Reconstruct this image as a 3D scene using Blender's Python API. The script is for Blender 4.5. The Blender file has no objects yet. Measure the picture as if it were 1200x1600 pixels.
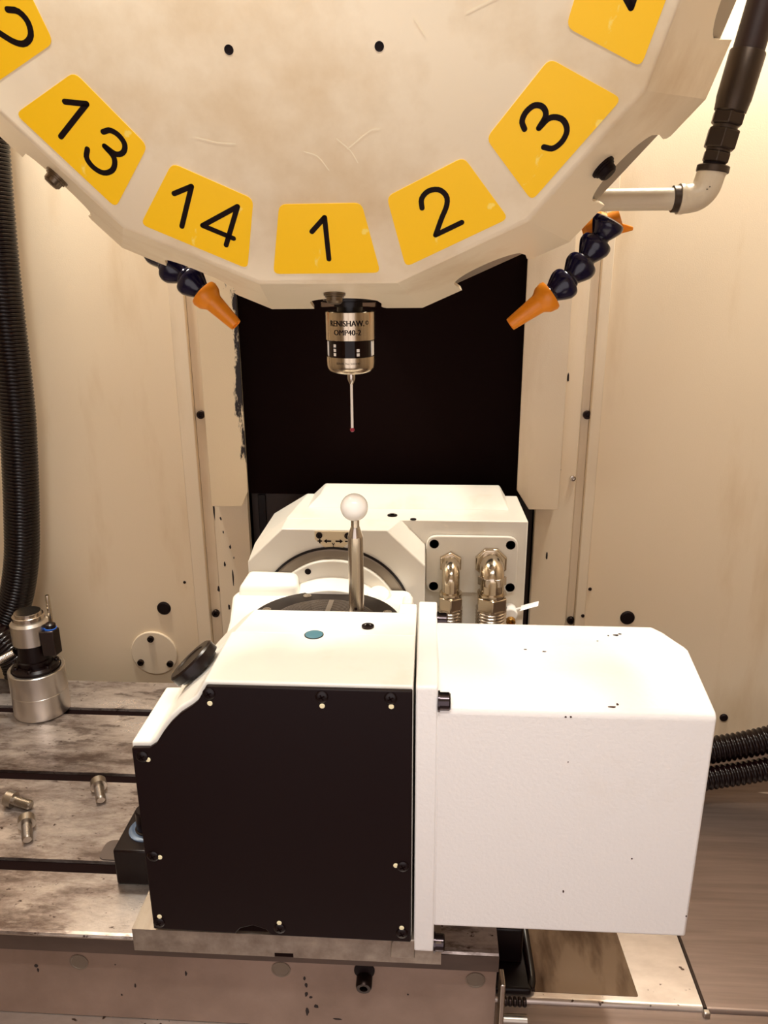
import bpy, bmesh, math, random
from mathutils import Vector, Matrix, Euler
import numpy as np

random.seed(7)
S = 0.001                      # everything below is written in millimetres
sc = bpy.context.scene
COL = sc.collection

# ------------------------------------------------------------------ camera
PITCH, YAW, ROLL, CAM_H, FPX = math.radians(17.7), math.radians(3.5), math.radians(-0.33), 519.0, 1200.0
fwd = Vector((-math.sin(YAW) * math.cos(PITCH), math.cos(YAW) * math.cos(PITCH), -math.sin(PITCH)))
rgt = Vector((math.cos(YAW), math.sin(YAW), 0))
upv = rgt.cross(fwd)
r2 = rgt * math.cos(ROLL) + upv * math.sin(ROLL)
u2 = upv * math.cos(ROLL) - rgt * math.sin(ROLL)
cd = bpy.data.cameras.new('camera')
cam = bpy.data.objects.new('camera', cd)
COL.objects.link(cam)
M = Matrix(((r2.x, u2.x, -fwd.x, 0), (r2.y, u2.y, -fwd.y, 0), (r2.z, u2.z, -fwd.z, CAM_H * S), (0, 0, 0, 1)))
cam.matrix_world = M
cd.sensor_fit = 'VERTICAL'
cd.sensor_height = 32.0
cd.lens = FPX / 1600.0 * 32.0
cd.clip_start = 0.02
sc.camera = cam

# ------------------------------------------------------------------ light
world = bpy.data.worlds.new('workshop')
sc.world = world
world.use_nodes = True
wb = world.node_tree.nodes['Background']
wb.inputs['Color'].default_value = (1.0, 0.90, 0.905, 1)
wb.inputs['Strength'].default_value = 1.46

def area(name, loc, target, sx, sy, power, color):
    l = bpy.data.lights.new(name, 'AREA')
    l.shape = 'RECTANGLE'
    l.size, l.size_y = sx * S, sy * S
    l.energy = power
    l.color = color
    o = bpy.data.objects.new(name, l)
    COL.objects.link(o)
    o.location = Vector(loc) * S
    o.rotation_euler = (Vector(target) - Vector(loc)).to_track_quat('-Z', 'Y').to_euler()
    return o

area('lamp_front', (-20, 95, 1130), (-20, 480, 250), 560, 60, 6.6, (1.0, 0.97, 0.92))
area('lamp_left', (-430, 850, 1080), (-690, 950, 700), 70, 100, 9.4, (1.0, 0.94, 0.83))
area('lamp_right', (310, 868, 1080), (580, 950, 700), 70, 90, 8.5, (1.0, 0.94, 0.83))

sc.view_settings.view_transform = 'Standard'
sc.view_settings.look = 'None'
sc.view_settings.gamma = 1.0
sc.view_settings.use_curve_mapping = False
sc.view_settings.exposure = 0.15

# ------------------------------------------------------------------ materials
def lin(c):
    c = c / 255.0
    return c / 12.92 if c <= 0.04045 else ((c + 0.055) / 1.055) ** 2.4

def rgb(r, g, b):
    return (lin(r), lin(g), lin(b), 1)

class NT:
    def __init__(self, name):
        self.m = bpy.data.materials.new(name)
        self.m.use_nodes = True
        self.t = self.m.node_tree
        self.b = self.t.nodes['Principled BSDF']
        self._tc = None
    def n(self, kind, **kw):
        x = self.t.nodes.new(kind)
        for k, v in kw.items():
            setattr(x, k, v)
        return x
    def l(self, a, b):
        self.t.links.new(a, b)
    def coord(self, scale=(1, 1, 1)):
        if self._tc is None:
            self._tc = self.n('ShaderNodeTexCoord')
        mp = self.n('ShaderNodeMapping')
        mp.inputs['Scale'].default_value = scale
        self.l(self._tc.outputs['Object'], mp.inputs['Vector'])
        return mp.outputs['Vector']
    def noise(self, scale, detail=5, rough=0.55, stretch=(1, 1, 1)):
        x = self.n('ShaderNodeTexNoise')
        x.inputs['Scale'].default_value = scale
        x.inputs['Detail'].default_value = detail
        x.inputs['Roughness'].default_value = rough
        self.l(self.coord(stretch), x.inputs['Vector'])
        return x.outputs['Fac']
    def ramp(self, fac, stops):
        r = self.n('ShaderNodeValToRGB')
        e = r.color_ramp.elements
        while len(e) < len(stops):
            e.new(0.5)
        for i, (p, c) in enumerate(stops):
            e[i].position = p
            e[i].color = c
        self.l(fac, r.inputs['Fac'])
        return r.outputs['Color']
    def mix(self, fac, a, b, mode='MIX'):
        x = self.n('ShaderNodeMix', data_type='RGBA', blend_type=mode)
        for sock, v in ((x.inputs[0], fac), (x.inputs[6], a), (x.inputs[7], b)):
            if hasattr(v, 'links') or hasattr(v, 'is_linked'):
                self.l(v, sock)
            else:
                sock.default_value = v
        return x.outputs[2]
    def bump(self, h, strength, dist=0.001):
        x = self.n('ShaderNodeBump')
        x.inputs['Strength'].default_value = strength
        x.inputs['Distance'].default_value = dist
        self.l(h, x.inputs['Height'])
        self.l(x.outputs['Normal'], self.b.inputs['Normal'])
    def set(self, **kw):
        for k, v in kw.items():
            s = self.b.inputs[k.replace('_', ' ')]
            if hasattr(v, 'is_linked'):
                self.l(v, s)
            else:
                s.default_value = v
        return self

W1, B1 = (1, 1, 1, 1), (0, 0, 0, 1)

def simple(name, col, rough=0.5, metal=0.0, **kw):
    t = NT(name)
    t.set(Base_Color=col, Roughness=rough, Metallic=metal, **kw)
    return t.m

def painted(name, base, dirt, rough=0.4, grain=900, bump=0.25, dirt_lo=0.55, dirt_hi=0.85, streak=(1, 1, 0.25), spots=None):
    """sprayed paint: fine orange peel, soft grime streaks, optional chips"""
    t = NT(name)
    d = t.noise(9, 6, 0.6, streak)
    f = t.ramp(d, [(dirt_lo, B1), (dirt_hi, W1)])
    c = t.mix(f, base, dirt)
    if spots:
        s = t.noise(spots[0], 2, 0.5, (1, 1, 0.6))
        sf = t.ramp(s, [(spots[1], B1), (spots[1] + 0.015, W1)])
        c = t.mix(sf, c, spots[2])
    t.set(Base_Color=c, Roughness=rough)
    t.b.inputs['Specular IOR Level'].default_value = 0.4
    t.bump(t.noise(grain, 2, 0.5), bump, 0.0004)
    return t.m

IVORY = rgb(236, 218, 184)
MAT = {}
MAT['wall'] = painted('ivory_enclosure_paint', rgb(234, 215, 186), rgb(208, 178, 136), 0.45, 700, 0.25)
MAT['side'] = painted('grey_enclosure_paint', rgb(150, 134, 114), rgb(130, 112, 92), 0.5, 700, 0.25)
MAT['panel'] = painted('ivory_panel_paint', rgb(233, 216, 190), rgb(208, 182, 146), 0.42, 700, 0.3)
MAT['turret'] = painted('turret_ivory_paint', rgb(252, 236, 206), rgb(222, 194, 150), 0.33, 400, 0.12, 0.52, 0.8, (1, 1, 1))
MAT['white'] = painted('white_casting_paint', rgb(246, 241, 236), rgb(238, 228, 216), 0.38, 330, 0.75, 0.6, 0.9, (1, 1, 1))
MAT['white_smooth'] = painted('white_gloss_paint', rgb(246, 241, 230), rgb(228, 214, 190), 0.3, 300, 0.12, 0.55, 0.85, (1, 1, 1))
MAT['black'] = simple('black_enamel', rgb(18, 5, 5), 0.3, Specular_IOR_Level=0.3)
MAT['black_cover'] = simple('black_cover_paint', rgb(20, 4, 4), 0.45, Specular_IOR_Level=0.2)
MAT['black_matte'] = simple('black_rubber', rgb(18, 4, 4), 0.6, Specular_IOR_Level=0.2)
MAT['void'] = simple('black_cover_and_shade', rgb(18, 3, 2), 0.8, Specular_IOR_Level=0.1)  # way cover black, also on pieces that stand in for shade in slots
MAT['hose'] = simple('black_hose_plastic', rgb(16, 4, 4), 0.25, Specular_IOR_Level=0.35)
MAT['yellow'] = None
MAT['digit'] = simple('black_print', rgb(20, 5, 4), 0.5, Specular_IOR_Level=0.15)
MAT['orange'] = simple('orange_plastic', rgb(246, 146, 20), 0.38)
MAT['navy'] = simple('navy_plastic', rgb(16, 11, 44), 0.2)
MAT['chrome'] = simple('nickel_plate', rgb(205, 192, 172), 0.16, 1.0)
MAT['stainless'] = simple('polished_stainless', rgb(200, 190, 178), 0.2, 1.0)
MAT['bolt_steel'] = simple('zinc_bolt_steel', rgb(170, 160, 148), 0.32, 1.0)
MAT['dark_bolt'] = simple('blackened_bolt_steel', rgb(40, 28, 24), 0.35, 0.8)
MAT['bolt_black'] = simple('black_chrome_bolt', rgb(70, 62, 64), 0.18, 1.0)
MAT['finger'] = simple('dark_gripper_steel', rgb(84, 66, 50), 0.3, 1.0)
MAT['bolt_dull'] = simple('dull_bolt_steel', rgb(110, 96, 80), 0.3, 0.9)
MAT['grey_patch'] = simple('dark_grey_patch', rgb(96, 84, 78), 0.4, 0.5)
MAT['aluminium'] = simple('machined_aluminium', rgb(212, 206, 198), 0.3, 1.0)
MAT['ceramic'] = simple('white_ceramic', rgb(250, 246, 240), 0.12)
MAT['stylus'] = simple('white_stylus_ceramic', rgb(250, 244, 236), 0.25)
MAT['ruby'] = simple('ruby_ball', rgb(150, 20, 50), 0.08)
MAT['glass_black'] = simple('dark_probe_window', rgb(24, 6, 4), 0.08, Specular_IOR_Level=0.2)
MAT['blue'] = simple('pale_blue_cap', rgb(84, 126, 138), 0.35)
MAT['blue_ring'] = simple('blue_coolant_wet_steel', rgb(120, 140, 170), 0.15, 0.6)
MAT['brass'] = simple('brass', rgb(196, 150, 80), 0.25, 1.0)
MAT['wire_blue'] = simple('bright_blue_plastic', rgb(40, 100, 200), 0.4)
MAT['grey_metal'] = simple('grey_sheet_steel', rgb(150, 138, 124), 0.42, 0.55)
MAT['pin'] = simple('pale_brass_pin', rgb(252, 240, 196), 0.35)
MAT['rust'] = simple('bare_rusty_chip', rgb(60, 30, 20), 0.7)
MAT['chip'] = simple('black_paint_chip', rgb(28, 12, 9), 0.7)
MAT['hose_grey'] = simple('worn_rubber_hose', rgb(44, 24, 20), 0.5)
MAT['crimp'] = simple('oily_crimp_steel', rgb(74, 62, 52), 0.4, 0.7)

t = NT('yellow_label_print')
s = t.noise(60, 6, 0.6, (1, 0.12, 1))
c = t.mix(t.ramp(s, [(0.66, B1), (0.70, W1)]), rgb(255, 200, 2), rgb(255, 220, 100))
t.set(Base_Color=c, Roughness=0.38)
MAT['yellow'] = t.m

t = NT('stained_table_steel')
a = t.noise(9, 8, 0.72, (0.4, 1, 1))
b = t.noise(70, 6, 0.65, (0.35, 1, 1))
c = t.ramp(a, [(0.38, rgb(92, 76, 68)), (0.45, rgb(146, 132, 124)), (0.51, rgb(184, 172, 164)), (0.61, rgb(220, 210, 203))])
pits = t.ramp(t.noise(230, 3, 0.55, (0.55, 1, 1)), [(0.29, W1), (0.35, B1)])
c = t.mix(pits, c, rgb(74, 58, 52))
smudge = t.ramp(b, [(0.36, (0.7, 0.7, 0.7, 1)), (0.44, B1)])
c = t.mix(smudge, c, rgb(92, 76, 68))
c = t.mix(t.ramp(b, [(0.55, B1), (0.8, (0.5, 0.5, 0.5, 1))]), c, rgb(226, 216, 206))
r = t.ramp(a, [(0.3, (0.46, 0.46, 0.46, 1)), (0.65, (0.24, 0.24, 0.24, 1))])
t.set(Base_Color=c, Roughness=r, Metallic=0.72)
t.bump(t.noise(260, 4, 0.6), 0.25, 0.0006)
MAT['table'] = t.m

t = NT('ground_plate_steel')
a = t.noise(60, 5, 0.6, (1, 0.06, 1))
c = t.ramp(a, [(0.3, rgb(134, 120, 108)), (0.7, rgb(178, 166, 152))])
t.set(Base_Color=c, Roughness=0.36, Metallic=0.7)
t.bump(t.noise(500, 3, 0.6), 0.15, 0.0004)
MAT['plate'] = t.m

t = NT('lower_casting_paint')
a = t.noise(12, 6, 0.6)
c = t.ramp(a, [(0.3, rgb(122, 100, 86)), (0.65, rgb(146, 123, 109))])
t.set(Base_Color=c, Roughness=0.42, Metallic=0.3)
t.bump(t.noise(420, 3, 0.6), 0.2, 0.0005)
MAT['lower'] = t.m

t = NT('brushed_sheet_steel')
a = t.noise(160, 4, 0.6, (0.05, 1, 1))
c = t.ramp(a, [(0.3, rgb(126, 110, 103)), (0.7, rgb(144, 128, 121))])
scr = t.ramp(t.noise(22, 3, 0.5, (0.12, 2.0, 1)), [(0.70, B1), (0.72, W1)])
c = t.mix(scr, c, rgb(214, 204, 196))
t.set(Base_Color=c, Roughness=0.34, Metallic=0.85)
t.bump(t.noise(300, 3, 0.6, (0.05, 1, 1)), 0.12, 0.0004)
MAT['sheet'] = t.m

t = NT('bright_cover_steel')
a = t.noise(30, 5, 0.6, (0.5, 1, 1))
c = t.ramp(a, [(0.3, rgb(190, 176, 166)), (0.7, rgb(226, 214, 204))])
pits = t.ramp(t.noise(120, 2, 0.5), [(0.27, W1), (0.31, B1)])
c = t.mix(pits, c, rgb(90, 72, 62))
t.set(Base_Color=c, Roughness=0.36, Metallic=0.75)
MAT['cover_steel'] = t.m
t = NT('dark_oily_edge')
a = t.noise(26, 5, 0.6, (0.3, 1, 1))
t.set(Base_Color=t.ramp(a, [(0.3, rgb(66, 50, 42)), (0.7, rgb(92, 74, 64))]), Roughness=0.45, Metallic=0.3)
MAT['lip'] = t.m

t = NT('wet_sheet_steel')
a = t.noise(20, 5, 0.6, (1, 0.3, 1))
c = t.ramp(a, [(0.42, rgb(104, 88, 76)), (0.55, rgb(150, 134, 120))])
t.set(Base_Color=c, Roughness=t.ramp(a, [(0.4, (0.06, 0.06, 0.06, 1)), (0.6, (0.16, 0.16, 0.16, 1))]), Metallic=0.9)
MAT['wet'] = t.m

t = NT('turned_platen_steel')
tcn = t.coord()
sep = t.n('ShaderNodeSeparateXYZ')
t.l(tcn, sep.inputs[0])
ln = t.n('ShaderNodeVectorMath', operation='LENGTH')
t.l(tcn, ln.inputs[0])
mm = t.n('ShaderNodeMath', operation='MULTIPLY')
t.l(ln.outputs['Value'], mm.inputs[0]); mm.inputs[1].default_value = 2600
sn = t.n('ShaderNodeMath', operation='SINE')
t.l(mm.outputs[0], sn.inputs[0])
t.set(Base_Color=rgb(118, 106, 98), Roughness=0.26, Metallic=1.0)
t.bump(sn.outputs[0], 0.25, 0.0004)
MAT['platen'] = t.m

t = NT('dark_turned_steel')
t.set(Base_Color=rgb(62, 52, 48), Roughness=0.3, Metallic=0.9)
MAT['dark_steel'] = t.m

t = NT('brushed_stainless_body')
a = t.noise(300, 3, 0.6, (1, 1, 0.02))
t.set(Base_Color=t.ramp(a, [(0.3, rgb(176, 160, 138)), (0.7, rgb(206, 190, 166))]), Roughness=0.2, Metallic=1.0)
MAT['probe'] = t.m

# scuffed guard: black rubbed streaks near its inner edge (wear with a shape of its own)
t = NT('scuffed_guard_paint')
tc = t.coord()
sep = t.n('ShaderNodeSeparateXYZ')
t.l(tc, sep.inputs[0])
edge = t.n('ShaderNodeMapRange')
edge.inputs['From Min'].default_value = -0.006
edge.inputs['From Max'].default_value = 0.025
t.l(sep.outputs['X'], edge.inputs['Value'])
zlim = t.n('ShaderNodeMapRange')           # scuffs fade out towards the foot of the guard
zlim.inputs['From Min'].default_value = -0.375
zlim.inputs['From Max'].default_value = -0.30
t.l(sep.outputs['Z'], zlim.inputs['Value'])
mu0 = t.n('ShaderNodeMath', operation='MULTIPLY')
t.l(edge.outputs[0], mu0.inputs[0]); t.l(zlim.outputs[0], mu0.inputs[1])
nz = t.noise(42, 8, 0.72, (1.1, 1, 0.28))
ad = t.n('ShaderNodeMath', operation='MULTIPLY')
t.l(mu0.outputs[0], ad.inputs[0]); ad.inputs[1].default_value = 0.30
su = t.n('ShaderNodeMath', operation='ADD')
t.l(ad.outputs[0], su.inputs[0]); t.l(nz, su.inputs[1])
f = t.ramp(su.outputs[0], [(0.70, B1), (0.735, W1)])
c = t.mix(f, rgb(233, 213, 180), rgb(24, 10, 8))
t.set(Base_Color=c, Roughness=0.45)
t.bump(t.noise(700, 2), 0.3, 0.0004)
MAT['scuffed'] = t.m

# ------------------------------------------------------------------ builders
ORG = {}

def finish(o, me, parent, loc_mm):
    COL.objects.link(o)
    ORG[o.name] = Vector(loc_mm)
    if parent is not None:
        o.parent = parent
        o.location = (Vector(loc_mm) - ORG[parent.name]) * S
    else:
        o.location = Vector(loc_mm) * S
    return o

def obj(name, bm, mat, parent=None, smooth=True, bevel=0.0, seg=2, origin=None, ang=35, bang=35):
    """link bm (world millimetres) as one mesh object"""
    bmesh.ops.remove_doubles(bm, verts=bm.verts, dist=1e-4)
    bmesh.ops.recalc_face_normals(bm, faces=bm.faces)
    vs = [v.co for v in bm.verts]
    if origin is None:
        lo = Vector((min(v.x for v in vs), min(v.y for v in vs), min(v.z for v in vs)))
        hi = Vector((max(v.x for v in vs), max(v.y for v in vs), max(v.z for v in vs)))
        origin = (lo + hi) / 2
    origin = Vector(origin)
    for v in bm.verts:
        v.co = (v.co - origin) * S
    me = bpy.data.meshes.new(name)
    bm.to_mesh(me)
    bm.free()
    if smooth:
        me.polygons.foreach_set('use_smooth', [True] * len(me.polygons))
        me.set_sharp_from_angle(angle=math.radians(ang))
    me.materials.append(mat)
    o = bpy.data.objects.new(name, me)
    finish(o, me, parent, origin)
    if bevel:
        md = o.modifiers.new('edge', 'BEVEL')
        md.width = bevel * S
        md.segments = seg
        md.limit_method = 'ANGLE'
        md.angle_limit = math.radians(bang)
        md.harden_normals = False
    return o

def tag(o, label=None, cat=None, group=None, kind=None):
    if label: o['label'] = label
    if cat: o['category'] = cat
    if group: o['group'] = group
    if kind: o['kind'] = kind
    return o

def empty(name, loc, label=None, cat=None, group=None):
    o = bpy.data.objects.new(name, None)
    o.empty_display_size = 0.02
    finish(o, None, None, loc)
    return tag(o, label, cat, group)

def copy_tree(o, delta, parent=None):
    c = o.copy()
    COL.objects.link(c)
    if parent is None:
        c.location = o.location + Vector(delta) * S
    else:
        c.parent = parent
    for ch in o.children:
        copy_tree(ch, delta, c)
    return c

def BM():
    return bmesh.new()

def box(bm, x0, x1, y0, y1, z0, z1):
    v = [bm.verts.new(p) for p in ((x0, y0, z0), (x1, y0, z0), (x1, y1, z0), (x0, y1, z0), (x0, y0, z1), (x1, y0, z1), (x1, y1, z1), (x0, y1, z1))]
    for f in ((0, 3, 2, 1), (4, 5, 6, 7), (0, 1, 5, 4), (1, 2, 6, 5), (2, 3, 7, 6), (3, 0, 4, 7)):
        bm.faces.new([v[i] for i in f])
    return bm

def loft(bm, a, b, cap=True):
    """two equal rings of 3-D points, quads between, n-gon caps"""
    va = [bm.verts.new(p) for p in a]
    vb = [bm.verts.new(p) for p in b]
    n = len(a)
    for i in range(n):
        bm.faces.new((va[i], va[(i + 1) % n], vb[(i + 1) % n], vb[i]))
    if cap:
        bm.faces.new(va[::-1])
        bm.faces.new(vb)
    return bm

def prism_y(bm, poly, y0, y1):
    return loft(bm, [(x, y0, z) for x, z in poly], [(x, y1, z) for x, z in poly])

def prism_x(bm, poly, x0, x1):
    return loft(bm, [(x0, y, z) for y, z in poly], [(x1, y, z) for y, z in poly])

def prism_z(bm, poly, z0, z1):
    return loft(bm, [(x, y, z0) for x, y in poly], [(x, y, z1) for x, y in poly])

def basis(axis):
    w = Vector(axis).normalized()
    a = Vector((1, 0, 0)) if abs(w.x) < 0.8 else Vector((0, 1, 0))
    u = (a - w * a.dot(w)).normalized()
    return u, w.cross(u), w

def lathe(bm, p, axis, prof, seg=32, cap=True, phase=0.0):
    """profile [(radius, height)] turned about axis through p"""
    u, v, w = basis(axis)
    p = Vector(p)
    rings = []
    for r, h in prof:
        c = p + w * h
        if r <= 1e-6:
            rings.append([bm.verts.new(c)])
        else:
            rings.append([bm.verts.new(c + (u * math.cos(2 * math.pi * i / seg + phase) + v * math.sin(2 * math.pi * i / seg + phase)) * r) for i in range(seg)])
    for a, b in zip(rings, rings[1:]):
        if len(a) == 1 and len(b) == 1:
            continue
        for i in range(seg):
            j = (i + 1) % seg
            if len(a) == 1:
                bm.faces.new((a[0], b[j], b[i]))
            elif len(b) == 1:
                bm.faces.new((a[i], a[j], b[0]))
            else:
                bm.faces.new((a[i], a[j], b[j], b[i]))
    if cap:
        if len(rings[0]) > 1: bm.faces.new(rings[0][::-1])
        if len(rings[-1]) > 1: bm.faces.new(rings[-1])
    return bm

def cyl(bm, p0, p1, r, seg=28, phase=0.0):
    d = Vector(p1) - Vector(p0)
    return lathe(bm, p0, d, [(r, 0), (r, d.length)], seg, True, phase)

def ball(bm, c, r, seg=28, rings=14):
    return lathe(bm, c, (0, 0, 1), [(r * math.sin(math.pi * i / rings) if 0 < i < rings else 0, -r * math.cos(math.pi * i / rings)) for i in range(rings + 1)], seg, False)

def spline(pts, n):
    """Catmull-Rom through pts, n samples evenly along the length"""
    P = [Vector(p) for p in pts]
    P = [P[0] * 2 - P[1]] + P + [P[-1] * 2 - P[-2]]
    out = []
    for i in range(1, len(P) - 2):
        for k in range(24):
            t = k / 24
            a, b, c, d = P[i - 1], P[i], P[i + 1], P[i + 2]
            out.append(0.5 * ((2 * b) + (c - a) * t + (2 * a - 5 * b + 4 * c - d) * t * t + (3 * b - a - 3 * c + d) * t ** 3))
    out.append(P[-2])
    L = [0]
    for a, b in zip(out, out[1:]):
        L.append(L[-1] + (b - a).length)
    res = []
    j = 0
    for k in range(n):
        s = L[-1] * k / (n - 1)
        while j < len(L) - 2 and L[j + 1] < s:
            j += 1
        f = (s - L[j]) / max(1e-9, L[j + 1] - L[j])
        res.append(out[j].lerp(out[j + 1], f))
    return res, L[-1]

def sweep(bm, pts, radius, seg=20, cap=True):
    """tube through pts; radius is a number or a function of the sample index"""
    n = len(pts)
    tan = [(pts[min(i + 1, n - 1)] - pts[max(i - 1, 0)]).normalized() for i in range(n)]
    u, v, w = basis(tan[0])
    rings = []
    for i, p in enumerate(pts):
        u = (u - tan[i] * u.dot(tan[i])).normalized()
        v = tan[i].cross(u)
        r = radius(i) if callable(radius) else radius
        rings.append([bm.verts.new(p + (u * math.cos(2 * math.pi * k / seg) + v * math.sin(2 * math.pi * k / seg)) * r) for k in range(seg)])
    for a, b in zip(rings, rings[1:]):
        for k in range(seg):
            bm.faces.new((a[k], a[(k + 1) % seg], b[(k + 1) % seg], b[k]))
    if cap:
        bm.faces.new(rings[0][::-1])
        bm.faces.new(rings[-1])
    return bm

def corrugated(bm, path, r, pitch, depth, seg=20, per=4):
    _, L = spline(path, 8)
    n = int(L / pitch) * per + 1
    pts, _ = spline(path, n)
    prof = [0, -depth * 0.25, -depth, -depth * 0.25] if per == 4 else [0, 0, -depth * .3, -depth, -depth, -depth * .3]
    return sweep(bm, pts, lambda i: r + prof[i % per], seg)

def cut(o, bm):
    """subtract bm (world millimetres) from o for good"""
    bmesh.ops.recalc_face_normals(bm, faces=bm.faces)
    for v in bm.verts:
        v.co = (v.co - ORG[o.name]) * S
    me = bpy.data.meshes.new('cutter')
    bm.to_mesh(me)
    bm.free()
    c = bpy.data.objects.new('cutter', me)
    COL.objects.link(c)
    c.matrix_world = Matrix.Translation(ORG[o.name] * S)
    md = o.modifiers.new('cut', 'BOOLEAN')
    md.object = c
    md.operation = 'DIFFERENCE'
    md.solver = 'EXACT'
    bpy.context.view_layer.update()
    dg = bpy.context.evaluated_depsgraph_get()
    new = bpy.data.meshes.new_from_object(o.evaluated_get(dg))
    new.name = o.data.name
    o.modifiers.clear()
    o.data = new
    bpy.data.objects.remove(c)
    new.polygons.foreach_set('use_smooth', [True] * len(new.polygons))
    new.set_sharp_from_angle(angle=math.radians(30))
    return o

def text_bm(s, size, bold=0.0, extrude=0.1):
    """letters as a bmesh in the XY plane, millimetres, centred"""
    cu = bpy.data.curves.new('lettering', 'FONT')
    cu.body = s
    cu.size = size
    cu.align_x = 'CENTER'
    cu.align_y = 'CENTER'
    cu.offset = bold
    cu.extrude = extrude
    cu.resolution_u = 3
    o = bpy.data.objects.new('lettering', cu)
    COL.objects.link(o)
    bpy.context.view_layer.update()
    me = bpy.data.meshes.new_from_object(o.evaluated_get(bpy.context.evaluated_depsgraph_get()))
    bpy.data.objects.remove(o)
    bm = BM()
    bm.from_mesh(me)
    bpy.data.meshes.remove(me)
    return bm

def socket_screw(name, p, axis, r, h, parent, mat, hex_r=None, hexmat=None):
    """cap head screw: knurled-size head with a hex socket sunk into it"""
    bm = BM()
    hr = hex_r or r * 0.5
    u, v, w = basis(axis)
    lathe(bm, p, axis, [(r, 0), (r, h * 0.82), (r * 0.88, h), (hr, h)], 20, False)
    a = [bm.verts.new(Vector(p) + w * h + (u * math.cos(math.pi / 3 * i) + v * math.sin(math.pi / 3 * i)) * hr * 0.97) for i in range(6)]
    b = [bm.verts.new(Vector(p) + w * h * 0.4 + (u * math.cos(math.pi / 3 * i) + v * math.sin(math.pi / 3 * i)) * hr * 0.97) for i in range(6)]
    for i in range(6):
        bm.faces.new((a[i], a[(i + 1) % 6], b[(i + 1) % 6], b[i]))
    bm.faces.new(b)
    return obj(name, bm, mat, parent, ang=30)

def dome_screw(name, p, axis, r, h, parent, mat):
    """round head with a cross recess"""
    bm = BM()
    prof = [(r, 0)] + [(r * math.cos(a), h * (0.25 + 0.75 * math.sin(a))) for a in (0.1, 0.4, 0.7, 1.0, 1.3)] + [(0, h)]
    lathe(bm, p, axis, prof, 20)
    u, v, w = basis(axis)
    q = Vector(p) + w * (h * 0.985)
    o = obj(name, bm, mat, parent)
    return o

def chips(name, parent, mat, plane, spots):
    """irregular flat paint chips, real flakes 0.15 mm proud; plane maps (a, b) to a point"""
    bm = BM()
    for a, b, ra, rb in spots:
        n = 9
        k = [random.uniform(0.6, 1.1) for _ in range(n)]
        r0 = [plane(a + ra * k[i] * math.cos(2 * math.pi * i / n), b + rb * k[i] * math.sin(2 * math.pi * i / n), 0.02) for i in range(n)]
        r1 = [plane(a + ra * k[i] * math.cos(2 * math.pi * i / n), b + rb * k[i] * math.sin(2 * math.pi * i / n), 0.2) for i in range(n)]
        loft(bm, r0, r1)
    return tag(obj(name, bm, mat, parent, smooth=False), kind='stuff')

def rounded(poly, r, n=4):
    """round the corners of a 2-D polygon"""
    out = []
    N = len(poly)
    for i in range(N):
        p = Vector(poly[i]); a = Vector(poly[i - 1]); b = Vector(poly[(i + 1) % N])
        da, db = (a - p), (b - p)
        rr = min(r, da.length * 0.45, db.length * 0.45)
        s, e = p + da.normalized() * rr, p + db.normalized() * rr
        for k in range(n + 1):
            t = k / n
            q = s * (1 - t) ** 2 + p * 2 * t * (1 - t) + e * t * t
            out.append((q.x, q.y))
    return out

# ------------------------------------------------------------------ the setting: enclosure
def struct(name, bm, mat, label, parent=None, **kw):
    o = obj(name, bm, mat, parent, **kw)
    if parent is None:
        tag(o, label, None, None, 'structure')
    return o

bm = BM(); box(bm, -760, 760, -150, 1010, -190, -112)
floor = struct('floor', bm, MAT['sheet'], 'brushed steel chute floor under the work table')
bm = BM(); box(bm, -790, -760, -150, 980, -190, 1180)
struct('wall_left', bm, MAT['side'], 'grey beige sheet metal side of the enclosure')
bm = BM(); box(bm, 760, 790, -150, 980, -190, 1180)
struct('wall_right', bm, MAT['side'], 'grey beige sheet metal side of the enclosure opposite')
bm = BM(); box(bm, -790, 790, -150, 1010, 1180, 1200)
struct('ceiling', bm, MAT['side'], 'grey beige enclosure roof above the lamps')

# unseen enclosure front, added to block light; its door opening is sized for that
bm = BM(); loft(bm, [(-790, -180, -190), (790, -180, -190), (790, -180, 1200), (-790, -180, 1200)], [(-790, -150, -190), (790, -150, -190), (790, -150, 1200), (-790, -150, 1200)])
fw = struct('wall_front_mask', bm, MAT['side'], 'unseen grey beige enclosure front added behind the camera to block light around the door opening')
bm = BM(); box(bm, -430, 330, -220, -100, -60, 620)
cut(fw, bm)

# back wall, left half and right half, with the folded flange beside the column
bm = BM(); box(bm, -760, -315, 950, 953, -112, 1180)
wall_l = struct('wall_back', bm, MAT['wall'], 'ivory rear panel left of the column with a round cover')
bm = BM(); prism_z(bm, [(-317, 944), (-298, 944), (-298, 953), (-317, 953)], -112, 1180)
struct('flange', bm, MAT['panel'], None, wall_l, bevel=1.0)
poly = [(207, -112), (400, -111), (440, -102), (475, -88), (520, -78), (600, -66), (760, -58), (760, 1180), (207, 1180)]
bm = BM(); prism_y(bm, poly, 950, 953)
wall_r = struct('wall_rear', bm, MAT['wall'], 'ivory rear panel right of the column with curved foot')
bm = BM(); prism_z(bm, [(196, 944), (209, 944), (209, 953), (196, 953)], -112, 1180)
struct('flange', bm, MAT['panel'], None, wall_r, bevel=1.0)
bm = BM(); box(bm, -760, 760, 990, 1000, -112, 1180)
struct('wall_column', bm, MAT['void'], 'black space behind the rear panels')

bm = BM(); box(bm, 207, 760, 956, 960, -112, -40)
obj('kick_strip', bm, MAT['wall'], wall_r)
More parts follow.
